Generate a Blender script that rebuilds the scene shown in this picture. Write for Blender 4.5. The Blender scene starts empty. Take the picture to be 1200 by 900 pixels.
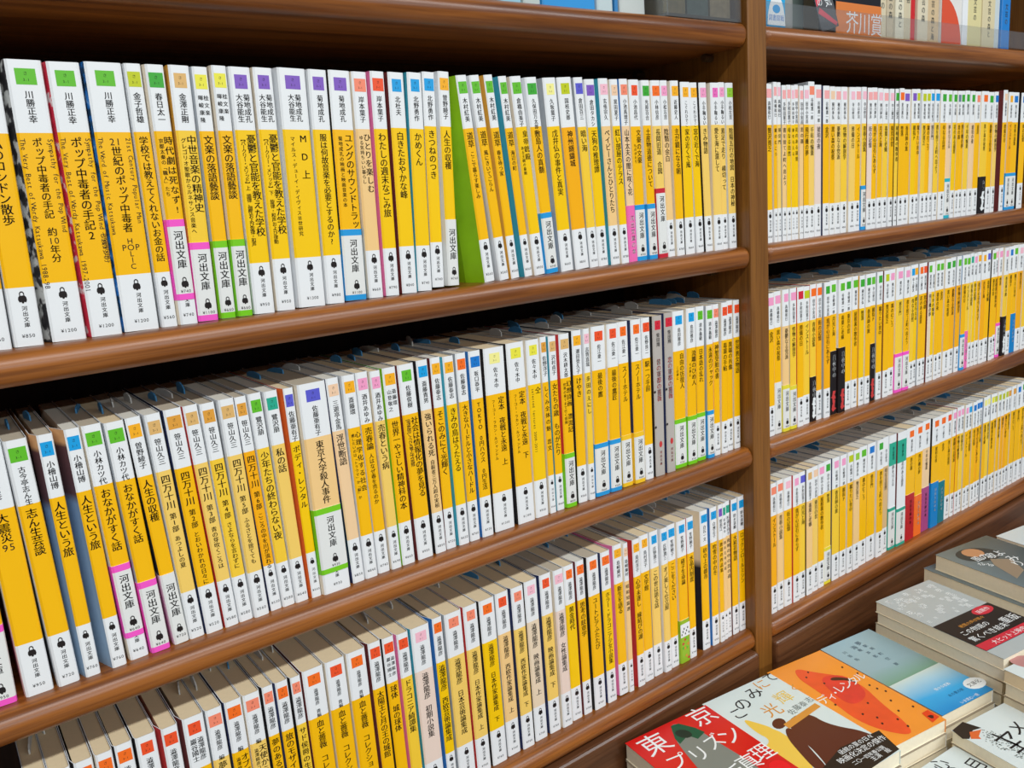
import bpy, math, random
from mathutils import Vector, Matrix
random.seed(11)
C = bpy.context.scene.collection
R = math.radians

# ---------------------------------------------------------------- camera, light, exposure
F, YAW, PITCH, ROLL, DIST, CAMZ = 973.65, 0.6192, -0.2120, -0.0765, 0.5217, 0.056
ZO = 1.45                                   # height of the upper book shelf above the shop floor
fw = Vector((math.sin(YAW)*math.cos(PITCH), math.cos(YAW)*math.cos(PITCH), math.sin(PITCH)))
r0 = Vector((math.cos(YAW), -math.sin(YAW), 0)); u0 = r0.cross(fw)
RT = r0*math.cos(ROLL)+u0*math.sin(ROLL); UP = -r0*math.sin(ROLL)+u0*math.cos(ROLL)
CP = Vector((0, -DIST, ZO+CAMZ))
cd = bpy.data.cameras.new('camera'); cam = bpy.data.objects.new('camera', cd); C.objects.link(cam)
cd.sensor_width = 36; cd.lens = F/1200*36; cd.clip_start = 0.02
cam.matrix_world = Matrix(((RT.x, UP.x, -fw.x, CP.x), (RT.y, UP.y, -fw.y, CP.y), (RT.z, UP.z, -fw.z, CP.z), (0, 0, 0, 1)))
sc = bpy.context.scene; sc.camera = cam
vs = sc.view_settings; vs.view_transform = 'Standard'; vs.look = 'None'; vs.gamma = 1; vs.use_curve_mapping = False
vs.exposure = -0.14
w = bpy.data.worlds.new('shop_ambient'); sc.world = w; w.use_nodes = True
w.node_tree.nodes['Background'].inputs[0].default_value = (0.80, 0.90, 1.0, 1)
w.node_tree.nodes['Background'].inputs[1].default_value = 0.17
def tube(name, y, z, power, sx=4.5, sy=0.12):   # ceiling-height strips along the shelves: near fluorescent tubes, and an added far fill
    l = bpy.data.lights.new(name, 'AREA'); l.shape = 'RECTANGLE'; l.size = sx; l.size_y = sy
    l.energy = power; l.color = (0.93, 0.98, 1.0)
    o = bpy.data.objects.new(name, l); C.objects.link(o); o.location = (0.6, y, ZO+z)
    o.rotation_euler = (0, 0, 0); return o
tube('ceiling_tube_row', -1.32, 1.26, 72)
tube('fill_row_far', -3.6, 1.26, 150)  # unseen far row, added as low-angle fill light into the shelf gaps

# ---------------------------------------------------------------- helpers
def pix(px, py):
    return fw*F + RT*(px-600) - UP*(py-450)
def on_y(px, py, y):
    d = pix(px, py); t = (y-CP.y)/d.y; p = CP+d*t; return p.x, p.z-ZO
def on_z(px, py, z):
    d = pix(px, py); t = (z+ZO-CP.z)/d.z; p = CP+d*t; return p.x, p.y
def proj_x(X, Y, Z):
    v = Vector((X, Y, Z+ZO))-CP; return 600+F*v.dot(RT)/v.dot(fw)
def x_at(px, z):                            # where on the line of spines (y = 0) at height z a pixel column falls
    a, b = -0.3, 1.6
    for _ in range(40):
        m = (a+b)/2
        if proj_x(m, 0, z) < px: a = m
        else: b = m
    return (a+b)/2

def srgb(r, g, b):
    f = lambda c: (c/255/12.92) if c <= 10 else ((c/255+0.055)/1.055)**2.4
    return (f(r), f(g), f(b), 1)
MATS = {}
def mat(key, col, rough=0.45, spec=0.4, coat=0.0, metallic=0):
    if key in MATS: return MATS[key]
    m = bpy.data.materials.new(key); m.use_nodes = True
    b = m.node_tree.nodes['Principled BSDF']
    b.inputs['Base Color'].default_value = col; b.inputs['Roughness'].default_value = rough
    b.inputs['Specular IOR Level'].default_value = spec; b.inputs['Coat Weight'].default_value = coat
    b.inputs['Metallic'].default_value = metallic
    MATS[key] = m; return m
def paper(key, col, rough=0.42, var=0.05, scale=60):     # printed paper with a faint uneven tone
    if key in MATS: return MATS[key]
    m = mat(key, col, rough); nt = m.node_tree; b = nt.nodes['Principled BSDF']
    n = nt.nodes.new('ShaderNodeTexNoise'); n.inputs['Scale'].default_value = scale; n.inputs['Detail'].default_value = 3
    tc = nt.nodes.new('ShaderNodeTexCoord'); nt.links.new(tc.outputs['Object'], n.inputs['Vector'])
    mx = nt.nodes.new('ShaderNodeMix'); mx.data_type = 'RGBA'
    mx.inputs[6].default_value = tuple(c*(1-var) for c in col[:3])+(1,); mx.inputs[7].default_value = tuple(min(1, c*(1+var)) for c in col[:3])+(1,)
    nt.links.new(n.outputs['Fac'], mx.inputs[0]); nt.links.new(mx.outputs[2], b.inputs['Base Color'])
    return m
def wood(key, dark, light, axis, rough=0.34, coat=0.25):
    m = mat(key, light, rough, 0.45, coat); nt = m.node_tree; b = nt.nodes['Principled BSDF']
    b.inputs['Coat Roughness'].default_value = 0.28
    tc = nt.nodes.new('ShaderNodeTexCoord'); mp = nt.nodes.new('ShaderNodeMapping')
    s = {'x': (2.2, 70, 70), 'z': (60, 60, 2.0)}[axis]; mp.inputs['Scale'].default_value = s
    nt.links.new(tc.outputs['Object'], mp.inputs['Vector'])
    n = nt.nodes.new('ShaderNodeTexNoise'); n.inputs['Scale'].default_value = 1.6; n.inputs['Detail'].default_value = 6; n.inputs['Distortion'].default_value = 0.5
    nt.links.new(mp.outputs[0], n.inputs['Vector'])
    n2 = nt.nodes.new('ShaderNodeTexNoise'); n2.inputs['Scale'].default_value = 9; n2.inputs['Detail'].default_value = 3
    nt.links.new(mp.outputs[0], n2.inputs['Vector'])
    cr = nt.nodes.new('ShaderNodeValToRGB'); cr.color_ramp.elements[0].position = 0.36; cr.color_ramp.elements[1].position = 0.62
    cr.color_ramp.elements[0].color = dark; cr.color_ramp.elements[1].color = light
    nt.links.new(n.outputs['Fac'], cr.inputs[0])
    cr2 = nt.nodes.new('ShaderNodeValToRGB'); cr2.color_ramp.elements[0].position = 0.38; cr2.color_ramp.elements[1].position = 0.5
    cr2.color_ramp.elements[0].color = (0.80, 0.76, 0.70, 1); cr2.color_ramp.elements[1].color = (1, 1, 1, 1)
    nt.links.new(n2.outputs['Fac'], cr2.inputs[0])
    mx = nt.nodes.new('ShaderNodeMix'); mx.data_type = 'RGBA'; mx.blend_type = 'MULTIPLY'; mx.inputs[0].default_value = 1
    nt.links.new(cr.outputs[0], mx.inputs[6]); nt.links.new(cr2.outputs[0], mx.inputs[7]); nt.links.new(mx.outputs[2], b.inputs['Base Color'])
    bp = nt.nodes.new('ShaderNodeBump'); bp.inputs['Strength'].default_value = 0.06; bp.inputs['Distance'].default_value = 0.002
    nt.links.new(n2.outputs['Fac'], bp.inputs['Height']); nt.links.new(bp.outputs[0], b.inputs['Normal'])
    return m
def clear(key, col, gloss=0.10):             # thin clear plastic sheet
    m = bpy.data.materials.new(key); m.use_nodes = True; nt = m.node_tree; nt.nodes.remove(nt.nodes['Principled BSDF'])
    a = nt.nodes.new('ShaderNodeBsdfTransparent'); a.inputs[0].default_value = col
    g = nt.nodes.new('ShaderNodeBsdfGlossy'); g.inputs['Roughness'].default_value = 0.12
    d = nt.nodes.new('ShaderNodeBsdfDiffuse'); d.inputs[0].default_value = (0.5, 0.52, 0.54, 1)
    m1 = nt.nodes.new('ShaderNodeMixShader'); m1.inputs[0].default_value = gloss; m2 = nt.nodes.new('ShaderNodeMixShader'); m2.inputs[0].default_value = 0.07
    nt.links.new(a.outputs[0], m1.inputs[1]); nt.links.new(g.outputs[0], m1.inputs[2]); nt.links.new(m1.outputs[0], m2.inputs[1]); nt.links.new(d.outputs[0], m2.inputs[2])
    nt.links.new(m2.outputs[0], nt.nodes['Material Output'].inputs[0]); MATS[key] = m; return m
def gradient(key, axis, stops, rough=0.35, noise=0.0):   # a printed colour run across a cover, in the cover's own coordinates
    m = mat(key, stops[0][1], rough); nt = m.node_tree; b = nt.nodes['Principled BSDF']
    tc = nt.nodes.new('ShaderNodeTexCoord'); sp = nt.nodes.new('ShaderNodeSeparateXYZ'); nt.links.new(tc.outputs['Object'], sp.inputs[0])
    cr = nt.nodes.new('ShaderNodeValToRGB'); L = 0.148 if axis == 1 else 0.105
    mp = nt.nodes.new('ShaderNodeMath'); mp.operation = 'MULTIPLY'; mp.inputs[1].default_value = (-1 if axis == 1 else 1)/L
    nt.links.new(sp.outputs[axis], mp.inputs[0]); src = mp.outputs[0]
    if noise:
        n = nt.nodes.new('ShaderNodeTexNoise'); n.inputs['Scale'].default_value = 28; nt.links.new(tc.outputs['Object'], n.inputs['Vector'])
        ad = nt.nodes.new('ShaderNodeMath'); ad.operation = 'MULTIPLY_ADD'; ad.inputs[1].default_value = noise; nt.links.new(n.outputs['Fac'], ad.inputs[0]); nt.links.new(src, ad.inputs[2]); src = ad.outputs[0]
    nt.links.new(src, cr.inputs[0]); e = cr.color_ramp.elements
    e[0].position, e[0].color = stops[0]; e[1].position, e[1].color = stops[-1]
    for p, c in stops[1:-1]:
        x = e.new(p); x.color = c
    nt.links.new(cr.outputs[0], b.inputs['Base Color']); return m

def mesh(name, verts, faces, mats, idx=None, smooth=False):
    me = bpy.data.meshes.new(name); me.from_pydata(verts, [], faces)
    for m in mats: me.materials.append(m)
    if idx: me.polygons.foreach_set('material_index', idx)
    if smooth: me.polygons.foreach_set('use_smooth', [True]*len(me.polygons))
    me.update(); return me
def obj(name, me, parent=None, loc=None):
    o = bpy.data.objects.new(name, me); C.objects.link(o)
    if name in ('spine_lettering', 'band_lettering', 'cover_print', 'lettering'): o['kind'] = 'stuff'
    if parent: o.parent = parent
    if loc is not None: o.location = loc
    return o
def tag(o, label, cat=None, group=None, kind=None):
    if label: o['label'] = label
    if cat: o['category'] = cat
    if group: o['group'] = group
    if kind: o['kind'] = kind
    return o
def box(x0, x1, y0, y1, z0, z1):
    v = [(x, y, z) for z in (z0, z1) for y in (y0, y1) for x in (x0, x1)]
    return v, [(0, 2, 3, 1), (4, 5, 7, 6), (0, 1, 5, 4), (2, 6, 7, 3), (0, 4, 6, 2), (1, 3, 7, 5)]
def boxmesh(name, b, m): v, f = box(*b); return mesh(name, v, f, [m])
def bevel(o, wd=0.001, seg=2):
    md = o.modifiers.new('edge', 'BEVEL'); md.width = wd; md.segments = seg; md.limit_method = 'ANGLE'; return o

# glyph outlines from the built-in font, cached
_cu = bpy.data.curves.new('glyph', 'FONT'); _cu.align_x = 'CENTER'; _go = bpy.data.objects.new('glyph', _cu); C.objects.link(_go)
GL = {}
def glyph(ch, res=1):
    res = max(3, res); k = (ch, res)
    if k not in GL:
        _cu.resolution_u = res; _cu.body = ch
        me = bpy.data.meshes.new_from_object(_go.evaluated_get(bpy.context.evaluated_depsgraph_get()))
        GL[k] = ([(v.co.x, v.co.y) for v in me.vertices], [tuple(p.vertices) for p in me.polygons]); bpy.data.meshes.remove(me)
    return GL[k]
class Ink:                                   # collects flat lettering; a,b = plane axes
    def __init__(s): s.v, s.f, s.m, s.l, s.n = [], [], [], [], 0
    def poly(s, pts, mi=0):
        s.pad(); n = len(s.v); s.v += pts; s.f.append(tuple(range(n, n+len(pts)))); s.m.append(mi); s.n = min(s.n+1, 30); s.pad()
    def ch(s, c, a, b, size, rot=0, mi=0, res=1, sx=1.0):
        if c in ' 　': return
        s.pad(); g, fs = glyph(c, res); n = len(s.v); cs, sn = math.cos(rot), math.sin(rot)
        for x, y in g:
            x, y = x*size*sx, (y-0.38)*size
            s.v.append((a+x*cs-y*sn, b+x*sn+y*cs))
        for f in fs: s.f.append(tuple(i+n for i in f)); s.m.append(mi)
        s.pad(1)
    def pad(s, k=0): s.l += [s.n+k]*(len(s.v)-len(s.l))       # later print lies a hair above earlier print
    def column(s, text, a, top, pitch, size, mi=0, sx=1.0):       # set downwards, pairs of digits side by side
        tok = []
        for c in text:
            if tok and c.isdigit() and tok[-1].isdigit() and len(tok[-1]) < 2: tok[-1] += c
            else: tok.append(c)
        for i, c in enumerate(tok):
            b = top-(i+0.5)*pitch; rot = 0; da = 0
            if len(c) == 2: s.line(c, a, b, size*0.95, 0.6, mi); continue
            if c in 'ー〜…()「」―【】': rot = -math.pi/2
            if c in '、。っゃゅょッャュョぃィ': da = 0.12*size; b += 0.08*size
            for e in ((-0.016, 0.016) if size > 0.0026 else (0,)): s.ch(c, a+da+e*size, b, size, rot, mi, sx=sx)
    def rotated(s, text, a, top, size, mi=0):                     # a Latin line turned to read downwards
        for i, c in enumerate(text): s.ch(c, a, top-(i+0.5)*size*0.56, size, -math.pi/2, mi)
    def line(s, text, a, b, size, adv=0.56, mi=0, rot=0):
        n = len(text)
        for i, c in enumerate(text):
            d = (i-(n-1)/2)*size*adv; s.ch(c, a+d*math.cos(rot), b+d*math.sin(rot), size, rot, mi)
    def build(s, name, mats, plane='xz', off=-0.00012):
        s.pad(); e = 6e-6
        v = [(a, off-l*e, b) for (a, b), l in zip(s.v, s.l)] if plane == 'xz' else [(a, b, off+l*e) for (a, b), l in zip(s.v, s.l)]
        for i, f in enumerate(s.f):               # every piece faces the reader
            pa = [s.v[j] for j in f]; ar = sum(pa[j-1][0]*pa[j][1]-pa[j][0]*pa[j-1][1] for j in range(len(pa)))
            if ar < 0: s.f[i] = f[::-1]
        return mesh(name, v, s.f, mats, s.m)
def blob(cx, cy, rx, ry, n=12, rot=0, wob=0):
    out = []
    for i in range(n):
        t = 2*math.pi*i/n; k = 1+wob*math.sin(3*t+1)
        x, y = rx*k*math.cos(t), ry*k*math.sin(t)
        out.append((cx+x*math.cos(rot)-y*math.sin(rot), cy+x*math.sin(rot)+y*math.cos(rot)))
    return out

# ---------------------------------------------------------------- materials
WOODX = wood('oak_stain_along', srgb(108, 56, 14), srgb(160, 94, 34), 'x')
WOODZ = wood('oak_stain_upright', srgb(122, 76, 26), srgb(140, 90, 34), 'z', 0.42, 0.12)
WOODB = wood('walnut_base', srgb(84, 50, 30), srgb(112, 70, 42), 'x', 0.3, 0.3)
WOODK = wood('dark_back', srgb(40, 22, 12), srgb(58, 34, 20), 'z', 0.6, 0.0)
INK = mat('black_ink', (0.018, 0.014, 0.014, 1), 0.5, 0.2)
INKR = mat('red_ink', srgb(205, 60, 60), 0.5); INKW = mat('white_ink', (0.86, 0.88, 0.88, 1), 0.4)
INKG = mat('grey_ink', srgb(120, 125, 120), 0.5); INKO = mat('ochre_ink', srgb(220, 150, 60), 0.5)
WHITE = paper('white_cover_paper', (0.86, 0.87, 0.875, 1), 0.36, 0.015)
GREYSP = paper('grey_cover_paper', srgb(186, 178, 170), 0.45, 0.03)
PAGE = paper('cream_page_edges', srgb(234, 211, 172), 0.8, 0.05, 400)
PAGEW = paper('white_page_edges', srgb(228, 222, 208), 0.8, 0.05, 400)
PAGET = paper('stack_page_edges', srgb(240, 228, 202), 0.8, 0.06, 300); LINE = paper('dark_cover_edge', srgb(150, 136, 116), 0.6)  # LINE: darker grey-brown cover rims, giving thin dark lines between stacked copies
PAGED = paper('greyed_page_edges', srgb(196, 182, 160), 0.8, 0.06, 400)
TONE = {k: paper('spine_'+k, srgb(*c), 0.36, 0.03) for k, c in dict(
    yellow=(255, 203, 0), golden=(255, 190, 0), orange=(255, 178, 8), amber=(252, 206, 56), pale=(250, 208, 104), tan=(248, 205, 138),
    peach=(246, 208, 160), cream=(238, 216, 186), blush=(240, 216, 200)).items()}
TONE['white'] = WHITE; TONE['grey'] = GREYSP; TONE['sand'] = paper('spine_sand', srgb(222, 184, 130))
TAGC = dict(green=(98, 190, 40), grass=(60, 170, 50), teal=(40, 170, 140), lime=(150, 205, 60), olive=(196, 205, 20), yellow=(240, 232, 70), lemon=(250, 242, 150),
            amber=(252, 178, 30), orange=(252, 112, 30), vermilion=(244, 84, 40), salmon=(250, 140, 110), pink=(248, 160, 200), rose=(250, 190, 205), blossom=(250, 172, 172), magenta=(240, 110, 190), red=(215, 40, 60),
            tan=(226, 180, 110), bronze=(228, 160, 60), sand=(245, 205, 170), purple=(130, 90, 190), violet=(92, 92, 205), cyan=(20, 160, 225), blue=(20, 120, 205), slate=(110, 130, 150))
TAGM = {k: mat('tag_'+k, srgb(*c), 0.4) for k, c in TAGC.items()}
BANDC = dict(pink=(250, 90, 200), green=(122, 205, 30), blue=(40, 155, 220), white=(232, 232, 228), yellow=(250, 200, 40), red=(205, 40, 60), lemon=(235, 220, 60),
             black=(28, 20, 22), cyan=(40, 180, 200), teal=(40, 165, 140), crimson=(190, 30, 40), tangerine=(250, 115, 40), plum=(170, 70, 130), azure=(0, 130, 200), petrol=(0, 120, 135), rosy=(245, 110, 180), meadow=(150, 190, 40))
BANDM = {k: paper('band_'+k, srgb(*c), 0.35, 0.03) for k, c in BANDC.items()}
SIDE = {k: paper('cover_'+k, srgb(*c), 0.35, 0.12, 35) for k, c in dict(white=(226, 228, 230), cream=(232, 218, 196), black=(30, 26, 28), navy=(40, 50, 90), blue=(50, 120, 190), steel=(140, 165, 190),
        red=(200, 50, 50), wine=(110, 40, 40), green=(130, 190, 20), teal=(60, 160, 180), orange=(240, 110, 40), ochre=(225, 165, 60), pink=(235, 120, 170), grey=(170, 175, 180)).items()}
def zramp(key, stops, noise=0.0):            # a front cover whose picture changes with height
    m = mat(key, stops[0][1], 0.35); nt = m.node_tree; b = nt.nodes['Principled BSDF']
    tc = nt.nodes.new('ShaderNodeTexCoord'); sp = nt.nodes.new('ShaderNodeSeparateXYZ'); nt.links.new(tc.outputs['Object'], sp.inputs[0])
    mu = nt.nodes.new('ShaderNodeMath'); mu.operation = 'MULTIPLY'; mu.inputs[1].default_value = 1/0.15; nt.links.new(sp.outputs[2], mu.inputs[0]); src = mu.outputs[0]
    if noise:
        n = nt.nodes.new('ShaderNodeTexNoise'); n.inputs['Scale'].default_value = 130; nt.links.new(tc.outputs['Object'], n.inputs['Vector']); src = n.outputs['Fac']
    cr = nt.nodes.new('ShaderNodeValToRGB'); nt.links.new(src, cr.inputs[0]); e = cr.color_ramp.elements
    e[0].position, e[0].color = stops[0]; e[1].position, e[1].color = stops[-1]
    for p, c in stops[1:-1]: x = e.new(p); x.color = c
    nt.links.new(cr.outputs[0], b.inputs['Base Color']); return m
SIDE['sunset'] = zramp('cover_sunset', [(0.0, srgb(150, 176, 200)), (0.70, srgb(120, 150, 185)), (0.74, srgb(84, 50, 58)), (0.93, srgb(96, 56, 58)), (0.95, srgb(232, 176, 120))])
SIDE['split'] = zramp('cover_split', [(0.0, srgb(26, 20, 22)), (0.60, srgb(30, 22, 24)), (0.66, srgb(228, 200, 160)), (1.0, srgb(236, 214, 180))])
SIDE['ink'] = zramp('cover_ink', [(0.40, srgb(30, 26, 30)), (0.48, srgb(60, 56, 58)), (0.54, srgb(205, 204, 200)), (0.7, srgb(220, 220, 216))], 1)
SIDE['redpatch'] = zramp('cover_redpatch', [(0.42, srgb(215, 40, 70)), (0.55, srgb(225, 60, 84)), (0.6, srgb(238, 214, 214)), (0.75, srgb(240, 230, 226))], 1)
SIDE['bluepatch'] = zramp('cover_bluepatch', [(0.40, srgb(20, 60, 90)), (0.52, srgb(30, 110, 185)), (0.62, srgb(50, 130, 200)), (0.75, srgb(210, 224, 230))], 1)
SLIP = mat('blue_slip', srgb(70, 140, 190), 0.6); SLIPW = mat('white_slip', srgb(205, 205, 200), 0.6)
ART = paper('green_meadow_art', srgb(150, 200, 20), 0.35, 0.3, 30)

# ---------------------------------------------------------------- the shop floor and the bookcase
fl = obj('floor', boxmesh('floor', (-2.5, 4.0, -4.5, 1.5, -0.04, 0), paper('floor_vinyl', srgb(150, 140, 128), 0.5, 0.08, 6))); fl['kind'] = 'structure'
wb = obj('wall_back', boxmesh('wall_back', (-2.5, 4.0, 0.19, 0.27, 0, 2.9), paper('wall_paint', srgb(214, 210, 200), 0.7, 0.03, 4))); wb['kind'] = 'structure'
ZS = {'U': 0.2, 'T': 0.0, 'M': -0.1993, 'B': -0.4003}
XL0, XL1, XR0, XR1 = -0.05, 0.6520, 0.6790, 1.381
PF = -0.0125                                 # front of the uprights
BK = 0.165
case = tag(obj('bookcase', None, None, (0.66, 0, 0)), 'stained oak bookcase full of yellow paperbacks, two bays with round-nosed shelves', 'bookcase')
def cpart(name, me):
    o = obj(name, me, case); o.location = (-0.66, 0, 0); return o
def board(x0, x1, z, th=0.02, y0=-0.004, r=0.01):        # a shelf with a full round nose whose ends are eased
    prof = [(BK, z), (y0, z)]+[(y0-r*math.sin(math.pi*i/10), z-r+r*math.cos(math.pi*i/10)) for i in range(1, 10)]+[(y0, z-th), (BK, z-th)]
    xs = [(x0, 0.55), (x0+0.002, 0.85), (x0+0.006, 1), (x1-0.006, 1), (x1-0.002, 0.85), (x1, 0.55)]
    v, f = [], []; n = len(prof)
    for x, k in xs:
        for y, zz in prof: v.append((x, y if y >= y0 else y0+(y-y0)*k, zz+ZO))
    for i in range(len(xs)-1):
        for j in range(n): a, b = i*n+j, i*n+(j+1) % n; f.append((a, b, b+n, a+n))
    f.append(tuple(range(n-1, -1, -1))); f.append(tuple(range((len(xs)-1)*n, len(xs)*n)))
    me = mesh('shelf', v, f, [WOODX], smooth=False)
    for p in me.polygons:
        if len(p.vertices) == 4: p.use_smooth = abs(p.normal.y) > 0.05 and abs(p.normal.y) < 0.999 or abs(p.normal.x) > 0.05
    return me
for x0, x1 in ((XL0, XL1), (XR0, XR1)):
    for k in ('V', 'U', 'T', 'M', 'B'): cpart('shelf', board(x0, x1, ZS.get(k, 0.45)))
for x0, x1 in ((XL0-0.027, XL0), (XL1, XR0), (XR1, XR1+0.027)):
    bevel(cpart('upright', boxmesh('upright', (x0, x1, PF, BK, 0, ZO+0.6), WOODZ)), 0.0012)
cpart('back_panel', boxmesh('back_panel', (XL0-0.027, XR1+0.027, BK, BK+0.012, 0, ZO+0.6), WOODK))
for x0, x1 in ((XL0, XL1), (XR0, XR1)):
    bevel(cpart('base_board', boxmesh('base_board', (x0, x1-0.001, -0.0185, BK-0.002, ZO-0.56, ZO-0.4205), WOODB)), 0.004, 3)
# shelf pins with their small brackets under the shelf ends by the middle upright
PIN = mat('pin_metal', srgb(120, 96, 70), 0.35, 0.5, 0, 0.8)
for zz in (0.18, -0.02, -0.2193):
    for yy in (0.03, 0.12):
        v, f = [], []
        for i in range(10):
            for x in (XL1-0.011, XL1+0.001): v.append((x, yy+0.0035*math.cos(2*math.pi*i/10), ZO+zz-0.0037+0.0035*math.sin(2*math.pi*i/10)))
        for i in range(10): a = 2*i; b = 2*((i+1) % 10); f.append((a, b, b+1, a+1))
        f.append(tuple(range(0, 20, 2)))
        cpart('shelf_pin', mesh('shelf_pin', v, f, [PIN]))

# ---------------------------------------------------------------- paperbacks
HB, DB = 0.1495, 0.1055
YB, YT = 0.0325, 0.1125                      # where the coloured field of a spine begins and ends
def shell(t, h, d, mats, levels, e=0.0, front=0.0, ins=0.0004, fl=0.0):
    # a cover (or a paper band) bent round a block: levels = [(z, material index)...], mats = [white, field, left, right]
    r = min(0.0018, t*0.17); q_ = r*1.7
    if fl > 0.0006: q_ = min(0.004+fl*2.6, 0.024)
    o = [(-e-fl, d), (-e-fl, q_), (r*0.3-e, r*0.45-front), (r, -front), (t-r, -front), (t-r*0.3+e, r*0.3-front), (t+e, r), (t+e, d)]
    i_ = [(ins-fl, d), (ins-fl, q_), (r*0.3+ins, r*0.45+ins), (r, ins), (t-r, ins), (t-r*0.3-ins, r*0.3+ins), (t-ins, r), (t-ins, d)]
    n = len(o); v, f, m = [], [], []
    for z, _ in levels: v += [(x, y, z) for x, y in o]
    for k in range(len(levels)-1):
        for j in range(n-1):
            a = k*n+j; f.append((a, a+1, a+1+n, a+n)); m.append(2 if j <= 1 else 3 if j == n-2 else levels[k][1])
    for k, z in ((0, levels[0][0]), (len(levels)-1, levels[-1][0])):
        b = len(v); v += [(x, y, z) for x, y in i_]
        for j in range(n-1):
            q = (k*n+j, b+j, b+j+1, k*n+j+1); f.append(q if k else q[::-1]); m.append(0)
    return mesh('cover', v, f, mats, m)
SLIPME = {}
def slip_mesh(k):
    if k not in SLIPME:
        prof = [(0, -0.004), (0, 0.0028), (0.003, 0.0046), (0.008, 0.0054), (0.013, 0.0046), (0.016, 0.0028), (0.016, -0.004)]
        v = [(0, y, z) for y, z in prof]+[(0.0009, y, z) for y, z in prof]; n = len(prof)
        f = [tuple(range(n)), tuple(range(2*n-1, n-1, -1))]+[(j, (j+1) % n+0, (j+1) % n+n, j+n) for j in range(n)]
        SLIPME[k] = mesh('slip', v, f, [SLIP if k else SLIPW])
    return SLIPME[k]
MARK = [(-0.30, 0.10), (-0.46, -0.10), (-0.50, -0.45), (-0.36, -0.75), (-0.16, -0.70), (-0.08, -0.90), (0.10, -0.90), (0.16, -0.72), (0.38, -0.80), (0.50, -0.50), (0.46, -0.12), (0.28, 0.12)]
RING = [(-0.30, 0.12), (-0.28, 0.46), (-0.10, 0.66), (0.12, 0.64), (0.28, 0.44), (0.28, 0.12), (0.18, 0.14), (0.16, 0.38), (0.06, 0.50), (-0.08, 0.50), (-0.17, 0.38), (-0.18, 0.12)]
def put_mark(ink, a, b, s, mi=0):
    ink.poly([(a+x*s, b+y*s) for x, y in MARK], mi)
    n = len(ink.v); ink.v += [(a+x*s, b+y*s) for x, y in RING]
    for i in range(5): ink.f.append((n+i, n+i+1, n+10-i, n+11-i)); ink.m.append(mi)
ORD = 'first second third fourth fifth sixth seventh eighth ninth tenth eleventh twelfth thirteenth fourteenth fifteenth sixteenth seventeenth eighteenth nineteenth'.split()
def ordinal(n):
    if n < 20: return ORD[n-1]
    return {2: 'twentieth', 3: 'thirtieth'}[n//10] if n % 10 == 0 else {2: 'twenty-', 3: 'thirty-'}[n//10]+ORD[n % 10-1]
TONEW = dict(yellow='yellow', golden='golden yellow', orange='orange-yellow', amber='light yellow', pale='pale yellow', tan='tan', peach='peach', cream='cream', blush='pinkish cream', white='white', grey='grey', sand='sand-brown')
BANDW = dict(pink='pink-edged', green='green-edged', blue='blue-edged', white='white', yellow='yellow-edged', red='red-edged', lemon='lemon-edged', black='black', cyan='cyan-edged', teal='teal-edged', crimson='crimson',
             tangerine='orange', plum='plum', azure='blue', petrol='petrol-blue', rosy='pink', meadow='floral')
SHELFW = dict(T='top book shelf left of pillar', M='middle shelf left of pillar', B='bottom shelf left of pillar', RT='top shelf right of pillar', RM='middle shelf right of pillar', RB='bottom shelf right of pillar')
SOLID = ('black', 'crimson', 'tangerine', 'plum', 'azure', 'petrol', 'rosy', 'meadow')

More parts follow.
